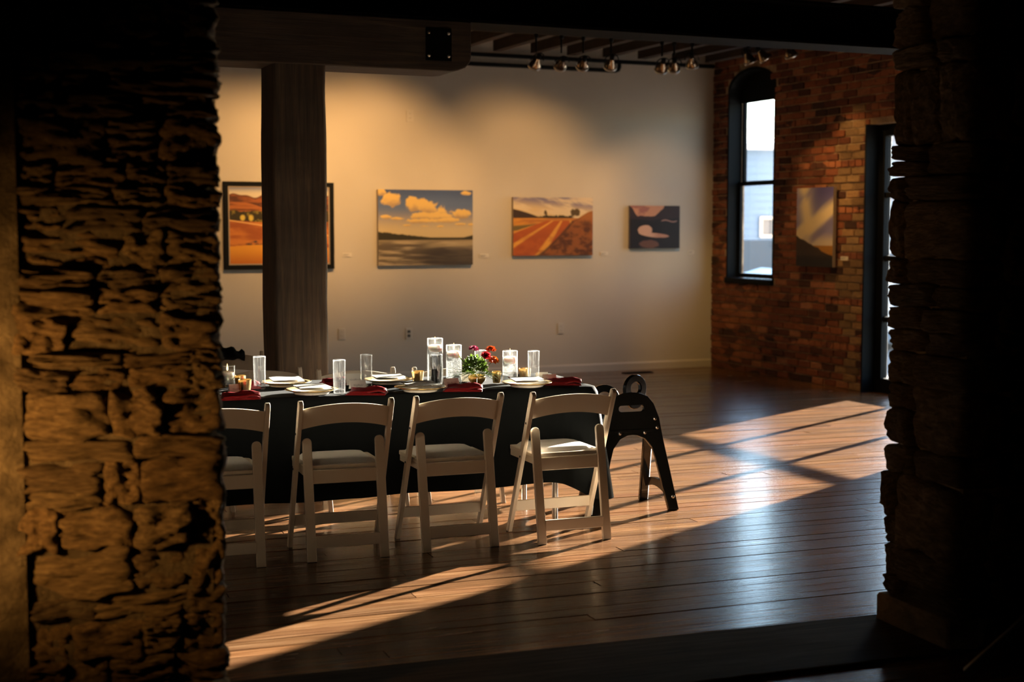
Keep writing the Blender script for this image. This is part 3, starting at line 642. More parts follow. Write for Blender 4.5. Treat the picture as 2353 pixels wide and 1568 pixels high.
for nm, fn, rect, fr_, lab, ed in (
        ('framed_painting', art_hills, (513, 767, (415, 422), (619, 619)), .045, 'black framed painting of golden hills partly hidden by the timber column', 'canvas'),
        ('canvas_painting', art_lake, (868, 1086, (436, 437), (611, 608)), 0, 'canvas painting of yellow clouds over a grey lake', 'canvas'),
        ('canvas_painting', art_harvest, (1179, 1362, (453, 455), (588, 587)), 0, 'canvas painting of an orange harvested field with curving rows', 'canvas'),
        ('canvas_painting', art_river, (1448, 1562, (473, 473), (572, 570)), 0, 'small dark canvas painting of a pink lit river', 'canvasd')):
    x0, x1, yt, yb = rect; a, z, w_, h = white_rect(x0, yt, x1, yb)
    o = canvas(nm, fn, w_, h, .04, lab, fr_, edge=ed); o.location = room(a, .002, z); o.rotation_euler = (0, 0, TH)
t0, zt = on_brick(1834, 433, -.05); t1, zt2 = on_brick(1918, 430, -.05); _, zb = on_brick(1834, 613, -.05); _, zb2 = on_brick(1918, 614, -.05)
o = canvas('canvas_painting', art_sky, t1-t0, (zt+zt2-zb-zb2)/2, .04, 'tall canvas painting of swirling cloud above a dark hillside on the brick wall', 0, 150)
o.location = room(-.022, (t0+t1)/2, (zt+zt2+zb+zb2)/4); o.rotation_euler = (0, 0, TH-R(90))
# little title cards beside the paintings
def card(px, py, wpx, hpx, lab, wall='w'):
    if wall == 'w':
        a, z = on_white(px, py); s_ = F/room(a, 0).y; loc = room(a, .001, z); rz = TH
    else:
        a, z = on_brick(px, py, -.02); s_ = F/room(0, a).y; loc = room(-.020, a, z); rz = TH-R(90); wpx *= 2.0
    o = empty('title_card', loc, rz); ww, hh = wpx/s_*1.08, hpx/s_
    MB().box((0, -.003, 0), (ww, .006, hh), bev=.001).build('card', M['titlecard'], o)
    k = MB()
    for i, ln in enumerate((.62, .45)): k.box((-ww*.1+ww*(ln-.62)/2, -.0064, hh*(.14-.26*i)), (ww*ln, .0008, hh*.09))
    k.build('printed_lines', M['ink'], o); tag(o, lab, 'label', 'title cards beside the paintings')
card(797, 586, 21, 9, 'small white title card between the column and the lake painting'); card(1112, 588, 21, 9, 'small white title card right of the lake painting')
card(1388, 583, 18, 8, 'small white title card right of the harvest painting'); card(1588, 580, 15, 8, 'small white title card right of the dark river painting'); card(1941, 594, 13, 9, 'small white title card on the brick wall', 'b')
# outlets and switch plates
def outlet(px, py, lab, dark=False):
    a, z = on_white(px, py); o = empty('wall_outlet', room(a, .001, z), TH)
    MB().box((0, -.004, 0), (.074, .008, .118), bev=.003, seg=2).build('cover_plate', M['plastic'], o)
    for dz in (-.022, .022):
        s_ = MB().prism(rounded(.034, .030, .012), .004, M=Matrix.Translation((0, -.009, dz))).build('socket', M['socket'] if dark else M['plastic'], o)
        k = MB()
        for dx in (-.007, .007): k.box((dx, -.0113, dz+.003), (.0025, .0012, .009))
        k.build('slots', M['socket'], s_)
    tag(o, lab, 'outlet', 'cover plates on the white wall')
outlet(785, 768, 'ivory wall outlet low beside the timber column'); outlet(939, 767, 'wall outlet with dark sockets above the dining table', True)
outlet(1288, 755, 'ivory wall outlet low under the harvest painting'); outlet(941, 267, 'ivory cover plate high above the lake painting')
# floor vent at the foot of the white wall
p = at(1465, 857.5); o = empty('floor_vent', (p.x, p.y, .003), TH)
MB().prism([(-.17, -.05), (.17, -.05), (.17, .05), (-.17, .05)], .012, [[(-.15, -.03), (.15, -.03), (.15, .03), (-.15, .03)]], Matrix.Rotation(R(90), 4, 'X')).build('vent_frame', M['steel'], o)
for k in range(9): MB().box((-.13+.0325*k, 0, .001), (.010, .06, .006)).build('vent_slat', M['steel'], o)
tag(o, 'black floor vent grille near the white wall baseboard', 'vent')

# ------------------------------------------------------------------ spot lamps under the ceiling
track_t = 2.05
def track(t, a0, a1, lab):
    o = MB().box(((a0+a1)/2, -t, 3.335), (a1-a0, .036, .03), bev=.003).build('light_track', M['blackpaint']); room_obj(o); tag(o, lab, 'light track', 'ceiling light tracks'); return o
track(track_t, -6.5, -.35, 'long black light track in front of the white wall')
def on_track(px, py, t):
    return on_white(px, py, t)
def spot(a, t, z, aim, power, lab, size=64, color=(1, .56, .205), blend=.7):
    """open gimbal spot: stem, ring, glass reflector bulb"""
    p = room(a, t, z); o = empty('spot_lamp', p, 0); d = (Vector(aim)-p).normalized(); q = d.to_track_quat('-Z', 'Y').to_matrix()
    MB().tube([(0, 0, .09), (0, 0, 3.32-z)], .009, 8).build('stem', M['blackpaint'], o)
    MB().lathe([(0, .02), (.02, .02), (.02, -.02), (0, -.02)], 12, (0, 0, 3.31-z)).build('track_adapter', M['blackpaint'], o)
    def T(mb): mb.v = [tuple(q @ Vector(v)) for v in mb.v]; return mb
    ht = MB(); n = 13
    ht.tube([(math.cos(math.pi*k/(n-1))*.066, 0, .02+math.sin(math.pi*k/(n-1))*.085) for k in range(n)], .005, 6)
    T(ht).build('yoke', M['blackpaint'], o)
    T(MB().lathe([(.056, -.055), (.063, -.055), (.063, -.035), (.056, -.035), (.056, -.055)], 24)).build('ring', M['chrome'], o)
    b_ = T(MB().lathe([(.055, -.045), (.050, -.02), (.038, .012), (.024, .035), (.020, .06)], 20)).build('reflector', M['silver'], o)
    T(MB().lathe([(.022, .045), (.022, .088), (.014, .095), (0, .095)], 14)).build('socket', M['blackpaint'], o)
    T(MB().lathe([(0, -.052), (.03, -.0515), (.054, -.046)], 20)).build('lens', M['lampglow'], o)
    ld = bpy.data.lights.new('spot_light', 'SPOT'); ld.energy = power; ld.color = color; ld.spot_size = R(size); ld.spot_blend = blend; ld.shadow_soft_size = .045
    lo = link(bpy.data.objects.new('spot_light', ld), o); lo.location = q @ Vector((0, 0, -.062)); lo.rotation_euler = d.to_track_quat('-Z', 'Y').to_euler()
    tag(o, lab, 'spot lamp', 'spot lamps under the ceiling'); return o
def spot_px(px, py, t, tgt, power, lab, **k):
    a, z = on_track(px, py, t); aim = room(*tgt) if len(tgt) == 3 else None; return spot(a, t, z, aim, power, lab, **k)
def wp(px, py): a, z = on_white(px, py); return (a, 0, z)
SPW = 94
spot_px(1052, 137, track_t, wp(868, 420), SPW*1.5, 'spot lamp half hidden behind the bolster end')
spot_px(1232, 143, track_t, wp(1010, 640), SPW*.55, 'leftmost of the four spot lamps in front of the lower pipe', size=66)
spot_px(1290, 145, track_t, wp(1165, 440), SPW*.85, 'second from left of the four spot lamps before the lower pipe')
spot_px(1340, 145, track_t, wp(1240, 480), SPW*.65, 'tilted third of the four spot lamps before the lower pipe')
spot_px(1404, 145, track_t, wp(1300, 640), SPW*.6, 'spot lamp nearest the elbow of the lower pipe')
spot_px(1521, 152, track_t, wp(1400, 560), SPW*.3, 'leftmost lamp of the close group above the small river painting', size=50)
spot_px(1549, 150, track_t, wp(1505, 520), SPW*.62, 'middle lamp of the close group above the small river painting', size=50)
spot_px(1590, 142, track_t, wp(1632, 800), SPW*.8, 'strongly tilted lamp right of the close group', size=36, color=(1, .62, .16))
# lamps hidden behind the column capital that light the framed painting
for a_, tgt, pw, lab in ((-4.75, wp(660, 430), SPW*1.2, 'spot lamp behind the timber bolster aimed at the framed painting'), (-5.35, wp(520, 440), SPW*1.3, 'spot lamp behind the bolster left of the column'), (-4.25, wp(770, 400), SPW*1.0, 'spot lamp behind the bolster right of the column')):
    spot(a_, track_t, 3.12, room(*tgt), pw, lab)
# lamps for the brick wall
def track_n(a, t0, t1, lab):
    o = MB().box((a, -(t0+t1)/2, 3.335), (.036, t1-t0, .03), bev=.003).build('light_track', M['blackpaint']); room_obj(o); tag(o, lab, 'light track', 'ceiling light tracks')
track_n(-.95, 2.3, 5.6, 'short black light track in front of the brick wall')
def on_brick_off(px, py, off): return on_brick(px, py, off)
for px, py, tgt, pw, lab in ((1720, 128, (0, 2.05, 1.65), 62, 'left lamp of the pair in front of the brick wall'), (1752, 124, (0, 2.6, 2.1), 48, 'right lamp of the pair in front of the brick wall'), (1815, 118, (0, 2.75, 1.3), 52, 'glowing lamp furthest right in front of the brick wall')):
    t, z = on_brick(px, py, -.95); spot(-.95, t, min(z, 3.2), room(*tgt), pw, lab, size=50, color=(1, .58, .20))

# ------------------------------------------------------------------ table, cloth
TA = R(18.2); ZT = .729
Q1 = at(800, 911, ZT); Tx = Vector((math.cos(TA), math.sin(TA), 0)); Ty = Vector((-math.sin(TA), math.cos(TA), 0))
LT, WT = 2.62, .76
# near right corner along the near edge
xr = .0
for k in range(4000):
    pz = Q1+Tx*(k*.001)
    if 1176.5+F*pz.x/(pz.y*CP) > 1372: xr = k*.001; break
TC = Q1+Tx*(xr-LT/2)+Ty*(WT/2)
tab = empty('folding_table', (TC.x, TC.y, 0), TA)
MB().prism(rounded(LT-.012, WT-.012, .07, 6), .045, M=Matrix.Translation((0, 0, ZT-.03)) @ Matrix.Rotation(R(90), 4, 'X')).build('tabletop', M['plastic'], tab)
for sx_ in (-1, 1):
    for sy_ in (-1, 1):
        MB().tube([(sx_*(LT/2-.19), sy_*.26, 0), (sx_*(LT/2-.19), sy_*.26, ZT-.05)], .016, 12).build('leg', M['chrome'], tab)
    MB().tube([(sx_*(LT/2-.19), -.26, .34), (sx_*(LT/2-.19), .26, .34)], .011, 8).build('leg_brace', M['chrome'], tab)
tag(tab, 'long folding banquet table under the black cloth', 'table')
def cloth():
    g = MB(); vs_ = []; fs_ = []; hx, hy = LT/2+.004, WT/2+.004; rr = .05
    # perimeter
    per = []
    def seg(p, q, n):
        for k in range(n): per.append((p[0]+(q[0]-p[0])*k/n, p[1]+(q[1]-p[1])*k/n))
    def arc(cx, cy, a0, n=8):
        for k in range(n): a = R(a0+90*k/n); per.append((cx+rr*math.cos(a), cy+rr*math.sin(a)))
    seg((-hx+rr, -hy), (hx-rr, -hy), 130); arc(hx-rr, -hy+rr, -90); seg((hx, -hy+rr), (hx, hy-rr), 44); arc(hx-rr, hy-rr, 0); seg((hx-rr, hy), (-hx+rr, hy), 130); arc(-hx+rr, hy-rr, 90); seg((-hx, hy-rr), (-hx, -hy+rr), 44); arc(-hx+rr, -hy+rr, 180)
    n = len(per); rows = 22
    # top: rings shrinking to centre line
    rings = [1, .985, .95, .85, .7, .5, .3, .1, .0]
    for s_ in rings:
        for (x, y_) in per:
            zz = ZT+.004+.0035*noise.noise(Vector((x*3, y_*4, 2)))
            vs_.append((x*(.15+.85*s_) if s_ < .9 else x*s_/1.0, y_*s_, zz-(.003 if s_ == 1 else 0)))
    for j in range(len(rings)-1):
        for k in range(n): fs_.append((j*n+k, j*n+(k+1) % n, (j+1)*n+(k+1) % n, (j+1)*n+k))
    fs_.append(tuple((len(rings)-1)*n+k for k in range(n)))
    base_ = len(vs_)
    for j in range(1, rows+1):
        u = j/rows
        for k, (x, y_) in enumerate(per):
            # distance to nearest corner decides how far the cloth hangs
            dc = math.hypot(abs(abs(x)-hx), abs(abs(y_)-hy)); cor = math.exp(-(dc/.16)**2)
            hem = .21+.022*noise.noise(Vector((x*2.2, y_*2.2, 5)))-.11*cor+(.03*sm1(x, 0, hx) if y_ < 0 else 0)
            zz = ZT-(ZT-hem)*u
            nx_ = 0; ny_ = 0
            if abs(abs(y_)-hy) < 1e-4: ny_ = math.copysign(1, y_)
            elif abs(abs(x)-hx) < 1e-4: nx_ = math.copysign(1, x)
            else:
                cx = math.copysign(hx-rr, x); cy = math.copysign(hy-rr, y_); l = math.hypot(x-cx, y_-cy); nx_, ny_ = (x-cx)/l, (y_-cy)/l
            fold = (.020*math.sin(x*13+1.3*math.sin(x*3.1))+.014*math.sin(y_*21+.6))*u**1.2
            fl_ = .012+.035*u*(1 if abs(nx_) < .5 else 1.6)+.05*cor*u+fold*(.55 if ny_ < -.5 else 1)
            if ny_ < -.5 and cor < .3: fl_ = .008+.012*u+fold*.45
            vs_.append((x+nx_*fl_, y_+ny_*fl_, zz))
    for j in range(rows):
        for k in range(n):
            a = (0 if j == 0 else base_+(j-1)*n)+k; b_ = (0 if j == 0 else base_+(j-1)*n)+(k+1) % n; c = base_+j*n
            fs_.append((a, c+k, c+(k+1) % n, b_))
    g.add(vs_, fs_, True); return g
def sm1(x, a, b_): t = max(0, min(1, (x-a)/(b_-a))); return t*t*(3-2*t)
tc = cloth().build('tablecloth', M['cloth'], fix=True); tc.location = (TC.x, TC.y, 0); tc.rotation_euler = (0, 0, TA)
tag(tc, 'black linen cloth draped over the long table', 'tablecloth')

# ------------------------------------------------------------------ folding chairs
def chair():
    root = empty('folding_chair')
    def rail(x, p, q, wdt, th, rtop=True, rbot=False):
        """bar in the YZ plane at x, thickness th along x, rounded top"""
        p, q = Vector((0, *p)), Vector((0, *q)); d = (q-p).normalized(); nrm = Vector((0, d.z, -d.y)); pts = []
        h = wdt/2
        pts += [p-nrm*h, p+nrm*h]
        for k in range(9):
            a = math.pi*k/8; pts.append(q+nrm*h*math.cos(a)+d*h*math.sin(a)) if rtop else None
        # flatten the foot on the floor
        out = [(v.y, max(v.z, 0) if i > 1 else 0.0) for i, v in enumerate(pts)]
        Mx = Matrix.Translation((x, 0, 0)) @ Matrix.Rotation(R(90), 4, 'Z')
        return MB().prism(out, th, M=Mx, bev=.003)
    for s_ in (-1, 1):
        l = rail(s_*.218, (.365, 0), (.030, .745), .040, .022).build('long_leg', M['resin'], root)
        for zz in (.60, .42):
            k = MB().lathe([(0, .004), (.005, .003), (.006, 0)], 8); o = k.build('bolt', M['bolt'], l); yy = .365-.335*zz/.745; o.location = (s_*.2295, yy, zz); o.rotation_euler = (0, R(90*s_), 0)
        hw_ = .022; Lr_ = math.hypot(.105, .575); ol = [(-hw_, 0), (hw_, 0), (hw_, Lr_-hw_)]+[(hw_*math.cos(math.pi*k/8), Lr_-hw_+hw_*math.sin(math.pi*k/8)) for k in range(1, 8)]+[(-hw_, Lr_-hw_)]
        MB().prism(ol, .022, M=Matrix.Translation((s_*.176, .006, 0)) @ Matrix.Rotation(-math.atan2(.105, .575), 4, 'X'), bev=.003).build('rear_leg', M['resin'], root)
    # back slat: arched top and bottom, bowed in plan
    n = 16; g = MB(); vs_ = []; fs_ = []; th = .016
    for k in range(n+1):
        x = -.207+.414*k/n; e = 1-(x/.207)**2; bow = -.018*e; zt = .722+.026*e; zb_ = .622+.030*e
        for (zz, off) in ((zt, -th/2), (zt, th/2), (zb_, th/2), (zb_, -th/2)):
            yc = .365-.335*zz/.745+bow+off; vs_.append((x, yc, zz))
    for k in range(n):
        for j in range(4): fs_.append((k*4+j, k*4+(j+1) % 4, (k+1)*4+(j+1) % 4, (k+1)*4+j))
    g.add(vs_, fs_); g.add(vs_[:4], [(0, 1, 2, 3)]); g.add(vs_[-4:], [(3, 2, 1, 0)]); g.build('back_slat', M['resin'], root, fix=True)
    # seat
    sp_ = [(-.195, .09), (.195, .09), (.195, .40), (.19, .44), (.165, .462), (-.165, .462), (-.19, .44), (-.195, .40)]
    MB().prism([(x, y_) for x, y_ in sp_], .022, M=Matrix.Translation((0, 0, .434)) @ Matrix.Rotation(R(-90), 4, 'X'), bev=.004).build('seat_frame', M['resin'], root, fix=True)
    st = root.children[-1]
    pad = MB(); nx_, ny_ = 14, 14; vs_ = []; fs_ = []
    for j in range(ny_+1):
        for i in range(nx_+1):
            u = -1+2*i/nx_; v_ = -1+2*j/ny_; x = u*.172; y_ = .28+v_*.158
            if v_ > .6: x *= 1-.22*((v_-.6)/.4)**2
            e = (1-u**6)*(1-v_**6); vs_.append((x, y_, .4445+.022*e**.5))
    for j in range(ny_):
        for i in range(nx_): a = j*(nx_+1)+i; fs_.append((a, a+1, a+nx_+2, a+nx_+1))
    pad.add(vs_, fs_, True); pad.build('seat_pad', M['vinyl'], root)
    MB().box((0, .082, .392), (.312, .016, .066), bev=.003).build('apron', M['resin'], root)
    for s_ in (-1, 1): MB().box((s_*.182, .27, .408), (.016, .34, .034), bev=.003).build('side_rail', M['resin'], root)
    MB().box((0, .016, .092), (.315, .017, .056), bev=.003).build('rear_stretcher', M['resin'], root)
    zz = .145; MB().box((0, .365-.335*zz/.745, zz), (.416, .016, .054), bev=.003).build('front_stretcher', M['resin'], root)
    return root
ch0 = chair()
def put(o, pos, rz, lab, grp):
    o.location = (pos[0], pos[1], 0); o.rotation_euler = (0, 0, rz); tag(o, lab, 'chair', grp)
near = [((597, 1305), (438, 1318), 'white folding chair at the left, half hidden by the stone wall'), ((721, 1293), (882, 1281), 'second white folding chair from the left, its back to the viewer'),
        ((985, 1271), (1134, 1257), 'third white folding chair from the left, in front of the flowers'), ((1250, 1253), (1393, 1240), 'white folding chair nearest the black high chair')]
GRP = 'white folding chairs along the near side of the table'
for i, (l, r_, lab) in enumerate(near):
    if i == 0:
        rr_ = at(*l); rz = R(18.5); mid = rr_-Vector((math.cos(rz), math.sin(rz), 0))*.168
    else:
        A_, B_ = at(*l), at(*r_); rz = math.atan2(B_.y-A_.y, B_.x-A_.x); mid = (A_+B_)/2
        if i > 0: rz = (rz+R(19.5))/2
    o = ch0 if i == 0 else copy_tree(ch0); put(o, mid, rz, lab, GRP)
GR2 = 'white folding chairs along the far side of the table'
fz = .755
for lpt, lab in (((602, 850), 'white folding chair across the table, between the column and the stone wall'), ((818, 850), 'white folding chair across the table, just right of the timber column'), ((1035, 845), 'white folding chair across the table behind the tall candle vases')):
    c = at(*lpt, fz); rz = R(18.2+180); back = Vector((-math.sin(rz), math.cos(rz), 0))   # forward
    o = copy_tree(ch0); put(o, c-back*.03, rz, lab, GR2)
c = at(532, 812, fz); rz = R(200); o = copy_tree(ch0); put(o, c-Vector((-math.sin(rz), math.cos(rz), 0))*.03+Vector((-.02, 0, 0)), rz, 'white folding chair behind the table with a black jacket over its back', 'white folding chairs away from the table'); jch = o
# jacket over that chair
g = MB(); vs_ = []; fs_ = []; nn, mm = 18, 24
for i in range(nn+1):
    x = -.10+.30*i/nn; e = max(0, 1-((x-.05)/.155)**2)
    for j in range(mm):
        a = 2*math.pi*j/mm; r1 = .024+.040*e**.4+.012*noise.noise(Vector((x*14, a*1.3, 2))); zz = .735+(.066+.050*noise.noise(Vector((x*26, 5, 2))))*math.sin(a)*(.95 if math.sin(a) > 0 else .35)*(e**.35 if math.sin(a) > 0 else 1)
        vs_.append((x, .045+r1*math.cos(a), zz))
for i in range(nn):
    for j in range(mm): fs_.append((i*mm+j, i*mm+(j+1) % mm, (i+1)*mm+(j+1) % mm, (i+1)*mm+j))
g.add(vs_, fs_, True); g.add(vs_[:mm], [tuple(range(mm))]); g.add(vs_[-mm:], [tuple(range(mm))])
jk = g.build('jacket', M['jacket'], fix=True); jk.location = jch.location; jk.rotation_euler = jch.rotation_euler; tag(jk, 'crumpled black jacket hung over a chair back by the stone wall', 'jacket')

# ------------------------------------------------------------------ black high chair at the table end
hp = (at(1550, 1172)+at(1366, 1184))/2; a_, b_ = at(1366, 1184), at(1548, 1172); hz_ = math.atan2(b_.y-a_.y, b_.x-a_.x)
hc = empty('high_chair', (hp.x, hp.y, 0), hz_)
HB = .66; lean = .12
def lp(x, z): return (x, z)
half = [(.222, 0), (.262, 0), (.180, .42), (.165, .52), (.135, .60), (.10, .642), (.05, .662), (0, .666)]
inner = [(.200, 0), (.135, .29), (.115, .355), (.075, .405), (.03, .425), (0, .428)]
outer_ = [(.200, 0)]+half[1:]+[(-x, z) for x, z in half[-2:0:-1]]+[(-.200, 0)]+[(-x, z) for x, z in inner[1:]]+[(x, z) for x, z in inner[-2:0:-1]]
slot = [(x*1.0, z) for x, z in rounded(.15, .034, .016, 5, 0, .575)]
Ml = Matrix.Rotation(-lean, 4, 'X')
MB().prism(outer_, .024, [slot], Ml, .004).build('back_panel', M['gloss'], hc)
bl = MB().lathe([(0, .006), (.008, .005), (.011, 0)], 12).mesh('bolt'); bl.materials.append(M['chrome'])
for x, z in ((.138, .515), (.150, .465), (.075, .44), (-.075, .44), (.228, .075)):
    o = link(bpy.data.objects.new('bolt', bl), hc); o.location = Ml @ Vector((x, -.0125, z)); o.rotation_euler = (R(90)-lean, 0, 0)
for s_ in (-1, 1):
    # front leg, wide flat board leaning back from the front feet to the seat
    MB().bar((s_*.19, .33, .0), (s_*.145, .155, .46), .054, .030, up=(0, 1, 0), bev=.006).build('front_leg', M['gloss'], hc)
    pts = [(s_*(.21-.02*u), .02+.30*u, .10+.035*math.sin(math.pi*u)) for u in [k/8 for k in range(9)]]
    g = MB()
    for p_, q_ in zip(pts[:-1], pts[1:]): g.bar(p_, q_, .022, .045, bev=.0)
    g.build('side_stretcher', M['gloss'], hc)
    # looped arm rest
    n = 22; lo_ = [(.085*math.cos(2*math.pi*k/n), (.078 if math.sin(2*math.pi*k/n) > 0 else .12)*math.sin(2*math.pi*k/n)) for k in range(n)]; li = [(.040*math.cos(2*math.pi*k/n), .036*math.sin(2*math.pi*k/n)) for k in range(n)]
    Ma = Matrix.Translation((s_*.092, .235, .664 if s_ > 0 else .614)) @ Matrix.Rotation(R(22 if s_ > 0 else 165), 4, 'Z')
    MB().prism(lo_, .026, [li], Ma, .005).build('arm_loop', M['gloss'], hc)
MB().box((0, .16, .45), (.27, .24, .024), bev=.006).build('seat', M['gloss'], hc)
MB().box((0, .185, .02+.42), (.30, .03, .05), bev=.005).build('seat_rail', M['gloss'], hc)
tag(hc, 'glossy black high chair with arched legs beside the table end', 'high chair')

# ------------------------------------------------------------------ things on the table
ZC = ZT+.0075
def on_t(px, py): return at(px, py, ZC)
def dish(px, py, lab, mlab, rot, near_=True):
    p = on_t(px, py); o = empty('dinner_plate', p, 0)
    MB().lathe([(0, .004), (.075, .004), (.080, 0), (.086, 0), (.088, .006), (.100, .0125)], 40).lathe([(.100, .0155), (.088, .010), (0, .009)], 40).build('plate', M['china'], o)
    MB().lathe([(.099, .0122), (.128, .021), (.1335, .0235)], 40).lathe([(.1335, .0235), (.130, .0255), (.100, .0160), (.098, .0150)], 40).build('glass_rim', M['rimgold'], o)
    MB().lathe([(.1285, .0245), (.1310, .0262), (.1350, .0245), (.1335, .0222)], 40).build('gold_rim', M['gold'], o)
    tag(o, lab, 'plate', 'gold rimmed plates on the black table')
    # folded paper menu resting on the plate rim
    mo = empty('folded_menu', p+Vector((0, 0, .0262)), rot); g = MB(); vs_ = []; fs_ = []; n = 8
    for lay in range(2):
        for i in range(n+1):
            for j in range(5):
                u = i/n; v_ = j/4; x = -.082+.164*u; y_ = -.092+.184*v_; zz = .003+.007*lay*(1-v_)+.009*v_+.004*noise.noise(Vector((u*2, v_*2, px)))*lay+.002*lay
                vs_.append((x+.006*lay*(v_-.5), y_, zz+.0015))
    for lay in range(2):
        b0 = lay*(n+1)*5
        for i in range(n):
            for j in range(4): a = b0+i*5+j; fs_.append((a, a+5, a+6, a+1))
    for i in range(n): a = i*5+4; b_ = a+(n+1)*5; fs_.append((a, a+5, b_+5, b_))
    g.add(vs_, fs_, True); g.build('menu_sheet', M['paper'], mo)
    tag(mo, mlab, 'menu', 'folded menus on the plates')
def glass_(px, py, lab, h=.170, r=.0325):
    p = on_t(px, py); o = empty('highball_glass', p)
    MB().lathe([(0, 0), (r*.86, 0), (r*.92, .004), (r, h*.98), (r*.985, h), (r*.93, h*.985), (r*.84, .020), (0, .018)], 28).build('glass_body', M['glass'], o)
    MB().lathe([(0, .001), (r*.84, .001), (r*.83, .017), (0, .017)], 24).build('heavy_base', M['vaseglass'], o)
    MB().lathe([(r*.93, h*.985), (r*.975, h+.0008), (r*1.005, h*.985)], 28).build('rim', M['rimglass'], o)
    tag(o, lab, 'glass', 'tall clear drinking glasses'); return o
M['rimglass'] = thinglass('glass_rim_painted_glint', .14, (1, 1, 1), rough=.15)  # extra haze paints the sunlit glint along the rim
def vase(px, py, h, r, lab, clab, wl_):
    p = on_t(px, py); o = empty('cylinder_vase', p)
    MB().lathe([(0, 0), (r*.96, 0), (r, .005), (r, h-.002), (r*.97, h), (r*.94, h-.002), (r*.94, .010), (0, .010)], 32).build('vase_glass', M['vaseglass'], o)
    MB().lathe([(r*.94, h-.002), (r*.97, h+.001), (r*1.008, h-.003)], 32).build('rim', M['rimglass'], o)
    MB().lathe([(0, .011), (r*.93, .011), (r*.93, wl_-.004), (0, wl_-.004)], 28).build('water', M['water'], o)
    tag(o, lab, 'vase', 'cylinder vases with floating candles')
    c = empty('floating_candle', p+Vector((0, 0, wl_-.026))); cr = r*.88
    MB().lathe([(0, 0), (cr*.72, .002), (cr*.95, .012), (cr, .024), (cr*.96, .036), (cr*.8, .041), (0, .039)], 28).build('wax', M['wax'], c)
    MB().tube([(0, 0, .038), (.001, 0, .048)], .0012, 6).build('wick', M['wick'], c)
    MB().lathe([(0, .044), (.0035, .050), (.0052, .058), (.0042, .068), (.002, .078), (0, .086)], 12).build('flame', M['flame'], c)
    tag(c, clab, 'candle', 'floating candles')
def votive(px, py, lab, h=.068, r=.034):
    p = on_t(px, py); o = empty('votive_holder', p); g = MB(); vs_ = []; fs_ = []; n, m_ = 40, 26
    for j in range(m_+1):
        for k in range(n):
            u = j/m_; a = 2*math.pi*k/n; dim = .0012*(math.cos(a*20)*math.cos(u*math.pi*14)); rr_ = r*(.74+.26*u)+dim*(1 if .05 < u < .92 else 0)
            vs_.append((rr_*math.cos(a), rr_*math.sin(a), h*u))
    for j in range(m_):
        for k in range(n): fs_.append((j*n+k, j*n+(k+1) % n, (j+1)*n+(k+1) % n, (j+1)*n+k))
    g.add(vs_, fs_, True); g.lathe([(r, h), (r*.95, h+.001), (r*.92, h-.002), (r*.70, .006), (0, .005)], n); g.build('holder_cup', M['goldmerc'], o)
    MB().lathe([(0, .006), (.019, .006), (.019, .024), (0, .022)], 16).build('tea_light', M['wax'], o)
    tag(o, lab, 'votive', 'gold dimpled votive holders')
def napkin(px, py, rz, lab, sx_=.20, sy_=.11):
    p = on_t(px, py); g = MB(); n, m_ = 16, 10
    for lay in range(3):
        vs_ = []; fs_ = []
        for j in range(m_+1):
            for i in range(n+1):
                u = -1+2*i/n; v_ = -1+2*j/m_; ed = (1-abs(u)**8)*(1-abs(v_)**8)
                x = u*sx_/2*(1-.05*lay)+.006*lay; y_ = v_*sy_/2*(1-.08*lay)
                zz = .003+.0065*lay+.004*noise.noise(Vector((u*2.2+px, v_*1.8, lay)))+.004*ed+(.016*max(0, 1-abs(v_*1.4+.5*u))**1.5+.010*max(0, 1-abs(u*1.6-.6+.4*v_)) if lay == 2 else .004*noise.noise(Vector((u*3, v_*3+px, 4))))
                vs_.append((x, y_, max(.001, zz)))
        for j in range(m_):
            for i in range(n): a = j*(n+1)+i; fs_.append((a, a+1, a+n+2, a+n+1))
        k0 = len(vs_)
        # turned down hem
        ring = [i for i in range(n+1)]+[j*(n+1)+n for j in range(1, m_+1)]+[m_*(n+1)+i for i in range(n-1, -1, -1)]+[j*(n+1) for j in range(m_-1, 0, -1)]
        for i in ring: x, y_, zz = vs_[i]; vs_.append((x*1.01, y_*1.02, max(.0, zz-.0075)))
        for a in range(len(ring)): b_ = (a+1) % len(ring); fs_.append((ring[a], k0+a, k0+b_, ring[b_]))
        g.add(vs_, fs_, True)
    o = g.build('folded_napkin', M['red']); o.location = p; o.rotation_euler = (0, 0, rz); tag(o, lab, 'napkin', 'folded red napkins')
def tent(px, py, rz, lab, w_=.085, h=.045):
    p = on_t(px, py); o = empty('place_card', p, rz); t = .0008
    MB().add([(-w_/2, -.022, 0), (w_/2, -.022, 0), (w_/2, 0, h), (-w_/2, 0, h), (-w_/2, .022, 0), (w_/2, .022, 0),
              (-w_/2, -.0212, 0), (w_/2, -.0212, 0), (w_/2, 0, h-.0015), (-w_/2, 0, h-.0015), (-w_/2, .0212, 0), (w_/2, .0212, 0)],
             [(0, 1, 2, 3), (3, 2, 5, 4), (7, 6, 9, 8), (8, 9, 10, 11), (1, 7, 8, 2), (6, 0, 3, 9), (2, 8, 11, 5), (9, 3, 4, 10), (0, 6, 7, 1), (10, 4, 5, 11)]).build('card', M['paper'], o)
    # a looping line of handwriting
    q = [Vector((-w_*.3+w_*.6*k/40+.003*math.cos(k*1.3), 0, h*.45+.005*math.sin(k*1.3)+.002*math.sin(k*.37))) for k in range(41)]
    for v in q: v.y = -.022*(1-v.z/h)-.0006
    MB().tube(q, .0004, 4).build('handwriting', M['ink'], o); tag(o, lab, 'place card', 'tent place cards')

